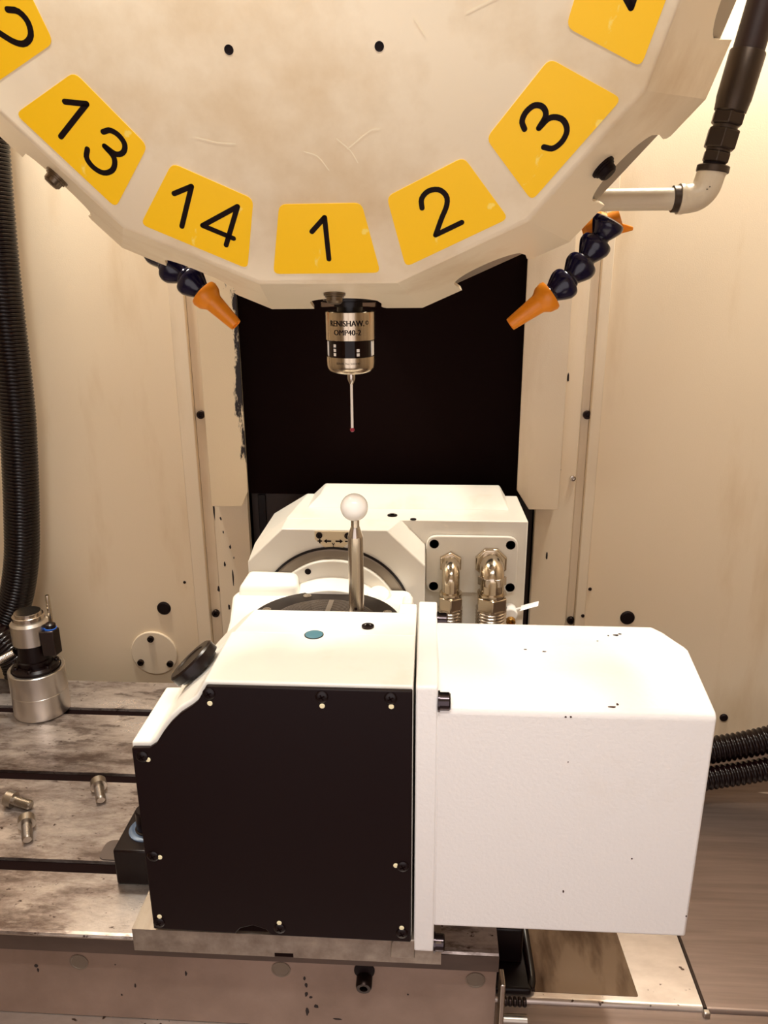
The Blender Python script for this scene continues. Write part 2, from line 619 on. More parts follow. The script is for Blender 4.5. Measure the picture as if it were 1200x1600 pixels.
# column side strips with the screwed groove beside each flange
bm = BM(); prism_z(bm, [(-298, 952), (-284, 952), (-282, 945), (-236, 945), (-236, 956), (-298, 956)], -112, 1180)
strip_l = struct('trim_1', bm, MAT['panel'], 'ivory column strip with chipped paint left of the black opening', bevel=0.8)
bm = BM(); prism_z(bm, [(136, 945), (184, 945), (186, 952), (196, 952), (196, 956), (136, 956)], -112, 1180)
strip_r = struct('trim_2', bm, MAT['panel'], 'ivory column strip right of the black opening', bevel=0.8)
bm = BM(); box(bm, -236, 136, 958, 962, 236, 1180)
struct('trim_3', bm, MAT['void'], 'black sliding way cover between the two ivory guards')
bm = BM(); box(bm, -236, 136, 970, 974, -112, 240)
lowc = struct('trim_4', bm, simple('dark_brown_cover', rgb(52, 34, 26), 0.5), 'dark brown lower way cover behind the rear casting')
for x in (-222, 121):
    bm = BM(); box(bm, x - 5, x + 5, 966, 970, -112, 232)
    obj('slide_rail', bm, MAT['black'], lowc, bevel=0.6)

for x, z, p in ((-300, 341.6, strip_l), (-301, 65.6, strip_l), (-300, 560, strip_l)):
    socket_screw('screw', (x + 10, 952, z), (0, -1, 0), 5.2, 5.0, p, MAT['dark_bolt'])
for x, z, p in ((193, 344, strip_r), (192, 66, strip_r), (193, 560, strip_r)):
    socket_screw('screw', (x, 952, z), (0, -1, 0), 5.2, 5.0, p, MAT['dark_bolt'])
bm = BM(); lathe(bm, (180, 945, 265), (0, -1, 0), [(3.6, 0), (3.6, 3), (2.0, 3.2), (2.0, 1.0), (0, 1.0)], 16, False)
obj('stud', bm, MAT['stainless'], strip_r)

# wall fittings
for w, x, z in ((wall_l, -363, 72), (wall_r, 266, 72), (wall_r, 410, -76)):
    r = 9.5 if z > 0 else 5.5
    bm = BM(); lathe(bm, (x, 950, z), (0, -1, 0), [(r, 0), (r, 1.6), (r * 0.82, 3.0), (0, 3.6)], 28)
    obj('hole_plug', bm, MAT['black_matte'], w)
bm = BM(); lathe(bm, (-383, 950, 3), (0, -1, 0), [(33, 0), (33, 2.2), (32, 3.0), (0, 3.0)], 56)
cov = obj('round_cover', bm, MAT['panel'], wall_l)
for dx, dz in ((-2, 23), (-20, -14), (22, -15)):
    socket_screw('screw', (-383 + dx, 947, 3 + dz), (0, -1, 0), 4.6, 4.0, cov, MAT['dark_bolt'])
for x, z in ((-331, 111), ):
    bm = BM(); lathe(bm, (x, 950, z), (0, -1, 0), [(2, 0), (1.6, 1.2), (0, 1.4)], 12)
    obj('rivet', bm, MAT['dark_bolt'], wall_l)
for x, z in ((214, 112), (206, 76)):
    bm = BM(); lathe(bm, (x, 950 if x > 209 else 944, z), (0, -1, 0), [(2.4, 0), (2, 1.4), (0, 1.8)], 12)
    obj('rivet', bm, MAT['dark_bolt'], wall_r)

plane_l = lambda a, b, d: (a, 945 - d, b)
chips('paint_chips', strip_l, MAT['chip'], plane_l,
      [(-281, 218, 1.6, 20), (-273, 205, 1.5, 3), (-263, 165, 1.6, 4), (-272, 140, 1.6, 5), (-262, 122, 1.3, 14), (-283, 104, 1.8, 5),
       (-270, 78, 1.8, 5), (-262, 66, 3, 22), (-268, 40, 1.6, 4), (-259, 150, 1, 2), (-271, 186, 1, 2)])
chips('paint_chips', strip_r, MAT['chip'], plane_l, [(154, 160, 1.6, 8), (166, 390, 1.6, 6), (164, 275, 1, 1.5)])

# guards that hang in front of the strips
def guard(name, poly, mat, label, flange_x, fl_y):
    bm = BM(); prism_y(bm, poly, 918, 920.5)
    o = obj(name, bm, mat, None, bevel=0.7, smooth=True)
    return tag(o, label, 'guard')
g1 = guard('guard_plate', [(-276, 230), (-237, 230), (-228, 250), (-226, 1000), (-276, 1000)], MAT['scuffed'], 'ivory guard plate with black scuffs along its inner edge, left of the black opening', 0, 0)
g2 = guard('guard_plate', [(124, 231), (160, 231), (160, 1000), (107, 1000), (108, 256)], MAT['panel'], 'clean ivory guard plate right of the black opening', 0, 0)
bm = BM(); box(bm, -276, -274, 920.5, 946, 230, 1000); obj('return_flange', bm, MAT['panel'], g1)
bm = BM(); box(bm, 158, 160, 920.5, 946, 231, 1000); obj('return_flange', bm, MAT['panel'], g2)

# ------------------------------------------------------------------ work table
def tslot(yc, w=7.5):
    return [(yc - w, 0), (yc - w, -16), (yc - 13, -16), (yc - 13, -27), (yc + 13, -27), (yc + 13, -16), (yc + w, -16), (yc + w, 0)]
prof = [(487, -97), (487, -17), (477, -17), (477, -2.5), (478.5, -0.6), (481, 0)]
for yc in (551, 677.5, 803):
    prof += tslot(yc)
prof += [(874, 0), (874, -26), (864, -26), (864, -97)]
bm = BM(); prism_x(bm, prof, -590, 60)
table = obj('machine_table', bm, MAT['table'], None, smooth=False)
tag(table, 'long stained steel machine table with three slots under the white rotary unit', 'table')
bm = BM(); box(bm, -589.5, 60.2, 476.2, 477.4, -17.2, -2.2)
obj('front_lip', bm, MAT['lip'], table, smooth=False)
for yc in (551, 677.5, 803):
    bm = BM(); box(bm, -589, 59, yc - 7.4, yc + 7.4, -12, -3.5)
    obj('slot_shade', bm, MAT['void'], table, smooth=False)  # black fill stands in for the shade down in each slot
bm = BM(); box(bm, -588, 59.4, 484.5, 486.9, -96.8, -17.2)
front = obj('front_face', bm, MAT['lower'], table, smooth=False)
for x, z in ((-289, -37), (-117.3, -34.5), (43, -36)):
    bm = BM(); lathe(bm, (x, 484.5, z), (0, -1, 0), [(8, 0), (8, 0.5), (6.8, 0.6), (6.4, 0.3), (0, 0.35)], 24)
    obj('hole_plug', bm, simple('dull_plug', rgb(118, 104, 90), 0.5, 0.4), front)
# the stop bolt with its recess
bm = BM(); lathe(bm, (-47.9, 484.5, -31), (0, -1, 0), [(8.5, 0), (8.5, 1.0), (7.8, 1.4), (0, 1.0)], 24)
obj('bolt_recess', bm, MAT['black_matte'], front)
socket_screw('stop_bolt', (-47.9, 484.5, -38.7), (0, -1, -0.12), 6.6, 10, front, MAT['dark_bolt'])
chips('black_marks', front, MAT['chip'], lambda a, b, d: (a, 484.5 - d, b),
      [(-98, -43, 1.6, 3), (-97, -50, 1.4, 3), (-97, -60, 1.8, 3.5), (-93.5, -63, 1.6, 1.4), (-89, -73, 2.2, 2.4), (-97, -80, 1.6, 5), (-71, -86, 4.2, .9),
       (-327, -43, 2.2, 2.2), (-326, -48, 1, 2.6), (-198, -44, 1.2, 2.6), (-243, -60, 1.1, 2.2), (-256, -71, .9, 1.2), (-258, -38, .8, 1), (-12, -55, .8, 1)])
# bright ledge of the saddle below
bm = BM(); prism_x(bm, rounded([(380, -140), (380, -97.5), (560, -97.5), (560, -140)], 3), -740, 61)
saddle = obj('saddle_cover', bm, MAT['cover_steel'], None)
tag(saddle, 'bright steel saddle ledge below the front face of the machine table', 'cover')

# ------------------------------------------------------------------ right hand way cover
bm = BM(); prism_x(bm, rounded([(529, -240), (529, -108), (655, -108), (655, -113.5), (536, -113.5), (536, -240)], 5.0, 6), 62, 249)
way = obj('way_cover', bm, MAT['cover_steel'], None, ang=50)
tag(way, 'folded steel way cover with wet top below the white motor housing', 'cover')
bm = BM(); prism_z(bm, rounded([(84, 538), (194, 538), (188, 652), (84, 652)], 2), -108, -107.7)
obj('coolant_film', bm, MAT['wet'], way)
bm = BM(); box(bm, 64, 98, 533, 700, -108, -100); box(bm, 64, 92, 560, 700, -100, -60)
obj('wiper', bm, MAT['black'], way, bevel=2.5, seg=3)
bm = BM(); pts, _ = spline([(92, 655, -60), (97, 600, -92), (99, 550, -101), (97, 538, -104)], 20); sweep(bm, pts, 4.2, 12)
obj('wiper_lip', bm, MAT['hose'], way)
bm = BM(); lathe(bm, (221, 529, -140), (0, -1, 0), [(27, 0), (27, 7), (25.5, 9), (15, 9), (14, 7.5), (0, 7.5)], 48)
obj('round_boss', bm, MAT['aluminium'], way)
bm = BM(); prism_x(bm, rounded([(528, -240), (528, -109), (990, -109), (990, -112), (535, -112), (535, -240)], 5.0, 6), 251.5, 700)
way2 = obj('way_cover', bm, MAT['sheet'], None, ang=50)
tag(way2, 'brushed steel chute sheet with scratches at the far side of the raised seam', 'cover')
bm = BM(); prism_y(bm, rounded([(248.4, -112), (248.4, -107.4), (251.6, -107.0), (251.6, -112)], .8), 530, 700)
obj('seam_strip', bm, MAT['dark_steel'], way2)
bm = BM(); box(bm, 247, 253, 524, 529, -118, -107)
obj('seam_end', bm, MAT['aluminium'], way2, bevel=1)
# small bracket at the end of the table
br = empty('bracket', (70, 500, -100), 'thin upright steel bracket with a stud at the right end of the machine table', 'bracket')
bm = BM(); box(bm, 63.5, 67.5, 484, 500, -130, -40)
obj('upright', bm, MAT['stainless'], br, bevel=0.8)
bm = BM(); cyl(bm, (67.5, 492, -86), (88, 492, -86), 4.5, 14)
obj('stud', bm, MAT['bolt_steel'], br)
bm = BM()
for i in range(5):
    lathe(bm, (68 + i * 4, 497, -72), (1, 0, 0), [(3.2, 0), (4, 1), (4, 2.4), (3.2, 3.4)], 12)
obj('spring', bm, MAT['dark_bolt'], br)

# ------------------------------------------------------------------ rotary unit
rot = empty('rotary_unit', (-100, 675, 0), 'white two axis rotary table unit with black front cover on the machine table', 'rotary table')
# base plate: ground steel with a pocket under the front housing
bm = BM(); box(bm, -230, 14, 465, 900, 0.3, 22)
base = obj('base_plate', bm, MAT['plate'], rot)
bm = BM(); box(bm, -203, -25, 468.5, 588, 8, 40)
cut(base, bm)
bm = BM(); box(bm, -117, -102, 460, 470, -2, 4.5)
cut(base, bm)
bm = BM(); box(bm, -117, -102, 465.4, 466.4, 0.4, 4.4)
obj('key_slot_shade', bm, MAT['void'], base)  # black piece in place of the shade inside the cut slot
bm = BM(); prism_y(bm, [(-25.5, 7), (-6.5, 7), (-6.5, 25), (-22, 25), (-24.5, 22)], 463.2, 500)
obj('foot', bm, MAT['plate'], rot, bevel=0.8)

# front housing
outline = [(-212, 25), (-212, 193.5), (-198.5, 194), (-194.5, 197.5), (-188, 207.5), (-182, 216), (-174, 223.5), (-165.5, 229.5), (-161.5, 233), (-158.5, 238), (-154.5, 245), (-9, 245), (-9, 25)]
inner = [(-200, 25), (-200, 194), (-195, 199), (-188, 208), (-182, 216.5), (-174, 224), (-166, 230), (-160, 236), (-155.5, 242), (-152, 245), (-9, 245), (-9, 25)]
back = [(-200, 25), (-200, 190), (-195, 195), (-186, 204), (-180, 211), (-172, 220), (-162, 229), (-156, 235), (-151, 239), (-146, 242), (-9, 242), (-9, 25)]
bm = BM(); prism_y(bm, outline, 466, 542)
hs = obj('front_housing', bm, MAT['white_smooth'], rot, bevel=1.4, seg=3, bang=32)
bm = BM(); loft(bm, [(x, 541, z) for x, z in inner], [(x, 590, z) for x, z in back])
obj('rear_shoulder', bm, MAT['white_smooth'], hs, bevel=1.4, seg=3, bang=40)
bm = BM(); box(bm, -24, -9, 586, 604, 60, 243.6)
obj('back_lip', bm, MAT['white_smooth'], hs, bevel=1.2)
# black cover plate
cp = [(-211, 26), (-211, 190.5), (-198, 191), (-192.5, 195), (-186.5, 204.5), (-180, 213), (-172.5, 220.5), (-164, 226.5), (-159.5, 230.5), (-156, 236.5), (-152.8, 242.5), (-9.5, 242.8), (-9.5, 24), (-118, 24.5), (-122, 30), (-132, 33.5), (-142, 30), (-146, 24.8)]
bm = BM(); prism_y(bm, cp, 462.2, 466.2)
cover = obj('cover_plate', bm, MAT['black_cover'], rot, bevel=0.9, seg=2, bang=40)
cover['label'] = 'black painted front cover plate'
bm = BM(); box(bm, -149, -115, 465.6, 465.95, 24.5, 36)
obj('notch_shade', bm, MAT['void'], cover, smooth=False)  # black backing painted in for the shade inside the cover notch
for x, z in ((-151, 237.0), (-72, 237.0), (-24.5, 237.2), (-203.8, 184), (-204.5, 96), (-15.8, 95.6), (-16.4, 32.5), (-111, 32), (-206, 32.5)):
    o = dome_screw('cover_screw', (x, 462.2, z), (0, -1, 0), 4.6, 1.5, cover, MAT['black'])
    bm = BM()
    for a in (0.5, 0.5 + math.pi / 2):
        c, s_ = math.cos(a), math.sin(a)
        loft(bm, [(x + c * 2.2 - s_ * .45, 460.55, z + s_ * 2.2 + c * .45), (x + c * 2.2 + s_ * .45, 460.55, z + s_ * 2.2 - c * .45), (x - c * 2.2 + s_ * .45, 460.55, z - s_ * 2.2 - c * .45), (x - c * 2.2 - s_ * .45, 460.55, z - s_ * 2.2 + c * .45)],
             [(x + c * 2.2 - s_ * .45, 460.9, z + s_ * 2.2 + c * .45), (x + c * 2.2 + s_ * .45, 460.9, z + s_ * 2.2 - c * .45), (x - c * 2.2 + s_ * .45, 460.9, z - s_ * 2.2 - c * .45), (x - c * 2.2 - s_ * .45, 460.9, z - s_ * 2.2 + c * .45)])
    obj('cross_recess', bm, MAT['void'], o)
for x, z in ((-150.8, 229.4), (-71.9, 229.8), (-24, 230.8), (-199.7, 181.6), (-199.3, 95.4), (-21, 96.4), (-16.6, 38), (-111, 37.6), (-205, 38.6)):
    bm = BM(); lathe(bm, (x, 462.25, z), (0, -1, 0), [(1.9, 0), (1.9, .5), (1.5, .8), (0, .8)], 14)
    o = obj('cover_pin', bm, MAT['pin'], cover); o['label'] = 'pale brass pin head beside a cover screw'
# knob, blue sight plug, set screw
bm = BM(); lathe(bm, (-176, 520, 224.5), (-0.66, 0, 0.75), [(17, -1), (17, 1.5), (20.5, 1.8), (20.5, 8.5), (19, 10), (13, 10), (12, 9.2), (0, 9.2)], 48)
obj('filler_cap', bm, MAT['black'], hs)
bm = BM(); lathe(bm, (-88.4, 539, 244.6), (0, 0, 1), [(6.9, 0), (6.9, 1.0), (6.1, 1.2), (0, 1.3)], 32)
o = obj('sight_plug', bm, MAT['blue'], hs); o['label'] = 'pale blue round sight plug'
bm = BM(); lathe(bm, (-88.4, 539, 244.7), (0, 0, 1), [(7.6, 0), (7.6, 0.6), (6.9, 0.7)], 32, False)
obj('plug_ring', bm, MAT['dark_steel'], hs)
socket_screw('set_screw', (-47.5, 556, 244.6), (0, 0, 1), 5.0, 1.4, hs, MAT['dark_bolt'], 2.4)
# flange between housing and motor
fl = [(463, 14), (604, 14), (604, 246.5), (463, 246.5)]
bm = BM(); prism_x(bm, rounded(fl, 3), -7.2, 8)
flange = obj('mounting_flange', bm, MAT['white'], rot, bevel=1.2)
# motor housing
L = [(463, 40), (463, 227.5), (466, 231), (528, 244.5), (533, 245.2), (555, 246), (570, 243), (585, 225), (590, 40)]
bm = BM()
x1 = [196, 196, 196, 196, 194, 183, 180, 180, 180]
loft(bm, [(7, y, z) for y, z in L], [(x, y, z) for x, (y, z) in zip(x1, L)])
motor = obj('motor_housing', bm, MAT['white'], rot, bevel=2.2, seg=3, bang=20)
chips('paint_chips', motor, MAT['rust'], lambda a, b, d: (a, 463 - d, b), [(95, 226, 0.9, 0.9), (98.5, 226, 0.9, 0.9), (103, 78, .7, 1.4), (150, 110, .7, .7), (99, 190, .5, .6), (194, 60, .6, .8)])
chips('worn_spots', motor, MAT['rust'], lambda a, b, d: (a, b, 231 + (b - 466) * 0.2177 + d), [(127, 468, 3.0, 1.0), (131, 470.5, 1.2, 1.4), (88, 523, 1.6, .7), (74, 525, 1.2, .6)])
chips('worn_edge', motor, MAT['chip'], lambda a, b, d: (a, b, 245.4 + (b - 533) * 0.0364 + d), [(146, 548, 2.4, 1.6), (149.5, 550, 1.4, 1), (140, 547, 1, 1), (130, 538, 1, .7)])
for y, z in ((578, 246), (467, 238), (470, 22)):
    bm = BM()
    lathe(bm, (8, y, z - 5), (1, 0, 0), [(7.4, 0), (7.4, 1.4), (6.4, 1.5), (6.4, 7.6), (5.6, 8.6), (3.2, 8.6), (3.2, 5.4), (0, 5.4)], 24)
    obj('flange_bolt', bm, MAT['bolt_black'], flange)
# rear casting
bot = 22
fA = [(-196, bot), (-196, 214), (-157, 252.5), (-44, 252.5), (-3, 212), (-3, bot)]
bA = [(-196, bot), (-196, 222), (-158, 252.5), (-30.5, 252.5), (-3.4, 225), (-3, bot)]
bm = BM(); loft(bm, [(x, 770, z) for x, z in fA], [(x, 807, z) for x, z in bA])
rc = obj('rear_casting', bm, MAT['white_smooth'], rot, bevel=1.2, bang=25)
poly = [(-196, bot), (-196, 222), (-158, 252.5), (109, 252.5), (109, bot)]
bm = BM(); loft(bm, [(x, 806, z) for x, z in poly], [(x, 905, z) for x, z in [(-193, bot), (-193, 226), (-150, 252.5), (107, 252.5), (107, bot)]])
obj('rear_body', bm, MAT['white_smooth'], rc, bevel=1.2, bang=25)
bm = BM(); loft(bm, [(-142, 845, 252), (93, 845, 252), (93, 905, 252), (-142, 905, 252)], [(-127, 863, 264.5), (85, 863, 264.5), (85, 905, 266), (-127, 905, 266)])
obj('raised_top', bm, MAT['white_smooth'], rc, bevel=1.5)
socket_screw('top_screw', (-40.8, 820.5, 252.2), (0, 0, 1), 5.6, 1.6, rc, MAT['dark_bolt'], 2.8)
bm = BM(); lathe(bm, (-17, 808, 252.4), (0, 0, 1), [(3.4, 0), (3.4, .7), (0, .7)], 16); obj('hole_plug', bm, MAT['black_matte'], rc)
# pointer label
ap = [(-121.5, 250.5), (-121.5, 241.5), (-109, 230.5), (-93.5, 230.5), (-81, 241.5), (-81, 250.5)]
bm = BM(); prism_y(bm, ap, 769, 770.2)
ptr = obj('pointer_plate', bm, simple('cream_pointer_plate', rgb(232, 214, 180), 0.4), rc)
for x in (-116.5, -86):
    socket_screw('screw', (x, 769, 246.2), (0, -1, 0), 3.4, 2, ptr, MAT['dark_bolt'])
def flat(bm, poly, y=768.9, th=.25):
    prism_y(bm, poly, y - th, y)
bm = BM()
zc = 239.6
flat(bm, [(-118.6, zc - .7), (-113.6, zc - .7), (-113.6, zc + .7), (-118.6, zc + .7)])
flat(bm, [(-116.8, zc - 2.5), (-115.4, zc - 2.5), (-115.4, zc + 2.5), (-116.8, zc + 2.5)])
flat(bm, [(-112, zc), (-108.5, zc - 2.4), (-108.5, zc - .9), (-103.8, zc - .9), (-103.8, zc + .9), (-108.5, zc + .9), (-108.5, zc + 2.4)])
flat(bm, [(-91, zc), (-94.5, zc + 2.4), (-94.5, zc + .9), (-99.2, zc + .9), (-99.2, zc - .9), (-94.5, zc - .9), (-94.5, zc - 2.4)])
flat(bm, [(-89, zc - .7), (-84.5, zc - .7), (-84.5, zc + .7), (-89, zc + .7)])
flat(bm, [(-101.9, 230.8), (-101.3, 230.8), (-101.3, 235.5), (-101.9, 235.5)])
flat(bm, [(-102.0, 235.4), (-101.4, 235.0), (-99.9, 237.6), (-100.5, 237.9)])
flat(bm, [(-101.8, 235.0), (-101.2, 235.4), (-102.7, 237.9), (-103.3, 237.6)])
obj('pointer_marks', bm, MAT['digit'], ptr, smooth=False)
# bearing ring and trunnion arm
bm = BM(); lathe(bm, (-101.5, 770, 147), (0, -1, 0), [(84, -1), (84, 1.2), (82, 2.0), (82, 2.2), (66, 2.2), (66, -1)], 96, False)
obj('bearing_ring', bm, MAT['grey_metal'], rc)
bm = BM(); lathe(bm, (-101.5, 770, 147), (0, -1, 0), [(86, -1), (86, 1.6), (83.6, 1.8), (83.6, -1)], 96, False)
obj('seal_ring', bm, MAT['black'], rc)

cr = obj('cradle', prism_z(BM(), rounded([(-200, 766), (-208, 744), (-196, 684), (-186, 606), (-14, 606), (-14, 735), (-18, 760), (-24, 766)], 6), 120, 186), MAT['white_smooth'], rot, bevel=3, seg=3)
arch = [(-101.5 + 73 * math.cos(a), 147 + 73 * math.sin(a)) for a in np.linspace(math.radians(25), math.radians(155), 40)]
bm = BM(); prism_y(bm, [(-171, 100)] + [(-32, 100)][::-1][:0] + arch[::-1] + [(-32, 100)], 762, 769)
obj('arm_plate', bm, MAT['white_smooth'], cr, bevel=1.6, seg=3)
# ledges flowing from the arm down to the table
bm = BM(); loft(bm, [(-197, 766, 150), (-138, 766, 150), (-138, 738, 150), (-206, 738, 150)], [(-194, 766, 207), (-140, 766, 206), (-137, 746, 198), (-202, 744, 196)])
obj('shoulder', bm, MAT['white_smooth'], cr, bevel=5, seg=4)
led = [(-158, 180)] + [(-101.5 + 57 * math.cos(a), 165 + 37 * math.sin(a)) for a in np.linspace(math.radians(165), math.radians(15), 24)] + [(-44, 180)]
bm = BM(); loft(bm, [(x, 763, z) for x, z in led], [(x, 742, max(180, z - 8)) for x, z in led])
obj('shoulder', bm, MAT['white_smooth'], cr, bevel=1.5, bang=60)
bm = BM(); box(bm, -26, -15, 722, 742, 150, 191)
obj('lug', bm, MAT['white_smooth'], cr, bevel=3.5, seg=3)
bm = BM(); lathe(bm, (-52, 752, 176), (0, -0.5, 1), [(0, 0), (13, 4), (14, 10), (11, 16), (0, 18)], 20)
obj('fillet', bm, MAT['white_smooth'], cr)
bm = BM(); lathe(bm, (-129, 762, 207), (0, -1, 0), [(3.4, -1), (3.4, .5), (0, .5)], 18); obj('hole_plug', bm, MAT['black_matte'], cr)
# platen
bm = BM(); lathe(bm, (-101, 675, 178), (0, 0, 1), [(76, 0), (76, 11), (75, 12), (53, 12), (53, 10)], 96, False)
obj('platen_rim', bm, MAT['dark_steel'], rot)
bm = BM(); lathe(bm, (-101, 675, 178), (0, 0, 1), [(53, 10), (53, 12.2), (22, 12.2), (21, 11), (21, -6), (0, -6)], 80, False)
obj('platen', bm, MAT['platen'], rot, origin=(-101, 675, 190))
for k in range(8):
    a = math.radians(22.5 + 45 * k)
    bm = BM(); lathe(bm, (-101 + 66 * math.cos(a), 675 + 66 * math.sin(a), 189.9), (0, 0, 1), [(4.4, 0), (4.4, .5), (3.2, .6), (3, .2), (0, .2)], 20)
    obj('platen_hole', bm, MAT['stainless'], rot)
for k in range(4):
    a = math.radians(90 * k + 88)
    d = Vector((math.cos(a), math.sin(a), 0)); q = Vector((-d.y, d.x, 0))
    c0 = Vector((-101, 675, 190.25))
    pts = [c0 + d * 24 + q * 2.5, c0 + d * 51 + q * 2.5, c0 + d * 51 - q * 2.5, c0 + d * 24 - q * 2.5]
    bm = BM(); loft(bm, [p for p in pts], [p + Vector((0, 0, .15)) for p in pts])
    obj('platen_slot', bm, MAT['grey_metal'], rot)

# connector plate with two elbow fittings
cpl = obj('connector_plate', prism_y(BM(), rounded([(-2.5, 168), (99, 168), (99, 236), (-2.5, 236)], 13, 6), 801, 806), MAT['white_smooth'], rc, bevel=1.2, seg=2)
for x, z in ((6.5, 226.5), (90.5, 226.5), (6.5, 176), (92, 176)):
    bm = BM(); lathe(bm, (x, 801, z), (0, -1, 0), [(5.2, 0), (5.2, .3), (4.8, .4), (4.6, -.0), (0, -.0)], 24)
    o = obj('screw', bm, MAT['black'], cpl)

def fitting(name, x, z, hexr, tr, label, band):
    f = empty(name, (x, 790, z - 40), label, 'conduit', None)
    bm = BM(); lathe(bm, (x, 801, z), (0, -1, 0), [(hexr, 0), (hexr, 5), (hexr * .9, 6.5), (tr + 1, 6.5)], 6 if not band else 8, True, math.pi / 6 if not band else math.pi / 8)
    obj('wall_nut', bm, MAT['chrome'], f, bevel=0.5, ang=20)
    path, _ = spline([(x, 796, z), (x, 788, z - .5), (x, 780, z - 4), (x, 775, z - 11), (x, 774, z - 19), (x, 774, z - 27)], 26)
    bm = BM(); sweep(bm, path, tr, 24)
    obj('elbow', bm, MAT['chrome'], f)
    if band:
        bm = BM(); lathe(bm, (x, 775.5, z - 16), (0, 0.12, 1), [(tr + 2.4, 0), (tr + 2.4, 9)], 6, True, 0)
        obj('swivel_band', bm, MAT['stainless'], f, bevel=0.6, ang=20)
    zz = z - 24
    bm = BM(); lathe(bm, (x, 774, zz), (0, 0, -1), [(tr * .8, 0), (tr + 2.6, 0), (tr + 3, 2), (tr + 2, 4.4), (tr * .8, 4.4)], 28)
    obj('collar', bm, MAT['chrome'], f)
    bm = BM(); lathe(bm, (x, 774, zz - 4.4), (0, 0, -1), [(tr + 4.6, 0), (tr + 4.6, 16)], 6, True, math.pi / 6)
    obj('coupling_nut', bm, MAT['chrome'], f, bevel=1.0, ang=20)
    bm = BM(); corrugated(bm, [(x, 774, zz - 18), (x, 774, zz - 50), (x, 775, zz - 90), (x, 778, zz - 130)], tr + 3.8, 3.6, 1.6, 28, 6)
    obj('steel_hose', bm, MAT['stainless'], f)
fitting('conduit_fitting', 25, 205, 13.5, 9.6, 'slimmer nickel elbow fitting with ribbed steel hose, beside the pale chamfer of the casting', False)
fitting('conduit_fitting', 69.5, 206, 18.5, 13.2, 'thicker nickel elbow fitting with a hexagonal swivel band and ribbed steel hose', True)
# white capped grease fitting
gf = empty('grease_fitting', (93, 795, 130), 'small white fitting with brass end and tilted cap strap beside the thicker steel hose', 'fitting')
bm = BM(); lathe(bm, (93, 806, 147), (0, -1, 0), [(8, 0), (8, 14), (7, 16), (0, 16)], 24); box(bm, 87, 99, 792, 806, 120, 147)
obj('collar', bm, MAT['ceramic'], gf, bevel=.8)
bm = BM(); lathe(bm, (93, 790, 141), (0, -1, -.3), [(5.4, 0), (5.4, 4), (4.6, 5), (2.6, 5), (2.4, 2), (0, 2)], 20); 
obj('nipple', bm, MAT['brass'], gf)
bm = BM(); cyl(bm, (97, 795, 151), (104, 794, 154), 1.6, 10); loft(bm, [(103, 794, 151.5), (105, 797, 156), (124, 797, 162), (123, 794, 158)], [(103, 792.5, 151.5), (105, 795.5, 156), (124, 795.5, 162), (123, 792.5, 158)])
obj('cap_strap', bm, MAT['ceramic'], gf)

# ------------------------------------------------------------------ calibration sphere
cs = empty('calibration_sphere', (-68.5, 677, 190.3), 'white ceramic ball on a polished steel post standing on the round platen', 'reference sphere')
bm = BM(); lathe(bm, (-68.5, 677, 190.3), (0, 0, 1), [(7.3, 0), (7.3, 88), (4.3, 97), (4.0, 97.5), (4.0, 106)], 28)
post = obj('post', bm, MAT['stainless'], cs, ang=12)
bm = BM(); lathe(bm, (-68.5, 669.8, 207), (0, -1, 0), [(1.5, 0), (1.5, .3), (0, .3)], 14); obj('cross_hole', bm, MAT['black_matte'], post)
bm = BM(); ball(bm, (-69, 677, 306.8), 12.9, 40, 20)
obj('ball', bm, MAT['ceramic'], cs)

# ------------------------------------------------------------------ tool turret
TC = Vector((-71.3, 449.4, 692.8)); TT = 0.443; R1, R2, TD = 209.1, 279.9, 93.9
TN = Vector((0, -math.cos(TT), -math.sin(TT))); TU = Vector((0, -math.sin(TT), math.cos(TT))); TX = Vector((1, 0, 0))
HA = math.radians(180 / 14)
def fp(x, y, d=0.0):                       # point on the turret face, d mm in front of it
    return TC + TX * x + TU * y + TN * d
def fdir(k):
    a = math.radians(k * 360 / 14 + 0.36)
    return TX * math.sin(a) - TU * math.cos(a), TX * math.cos(a) + TU * math.sin(a)
def facet(k):
    d, tg = fdir(k)
    m1 = TC + d * R1 * math.cos(HA)
    m2 = TC + d * R2 * math.cos(HA) - TN * TD
    lv = m1 - m2
    Ls = lv.length
    lv = lv / Ls
    nr = tg.cross(lv)
    if nr.dot(d) < 0: nr = -nr
    return m2, tg, lv, nr, Ls
tur = empty('tool_turret', tuple(TC), 'ivory tool turret disc with yellow number plates hanging over the rotary unit', 'turret')
NOTCH = [(-27, 0), (-26, 18), (-25.5, 31)] + [(2.2 - 27.7 * math.cos(t) , 31 + 22 * math.sin(t)) for t in np.linspace(0.15, math.pi - 0.35, 16)] + [(30.6, 24), (30, 14), (29.2, 9), (30.5, 3.5), (33, 0)]
bm = BM()
fv = []
for k in range(14):
    d, tg = fdir(k)
    a0 = math.radians((k - .5) * 360 / 14 + .36)
    fv.append(TC + (TX * math.sin(a0) - TU * math.cos(a0)) * R1)
bm.faces.new([bm.verts.new(p) for p in fv])
for k in range(14):
    m2, tg, lv, nr, Ls = facet(k)
    P = lambda s, w: m2 + lv * w + tg * s
    h1, h2 = R1 * math.sin(HA), R2 * math.sin(HA)
    ring = [P(-h1, Ls), P(-h2, 0)] + [P(s, w) for s, w in NOTCH] + [P(h2, 0), P(h1, Ls)]
    bm.faces.new([bm.verts.new(p) for p in ring])
bmesh.ops.remove_doubles(bm, verts=bm.verts, dist=0.01)
body = obj('turret_shell', bm, MAT['turret'], tur, origin=tuple(TC), ang=15)
md = body.modifiers.new('rim', 'BEVEL'); md.width = 3.0 * S; md.segments = 4; md.limit_method = 'ANGLE'; md.angle_limit = math.radians(32); md.harden_normals = True
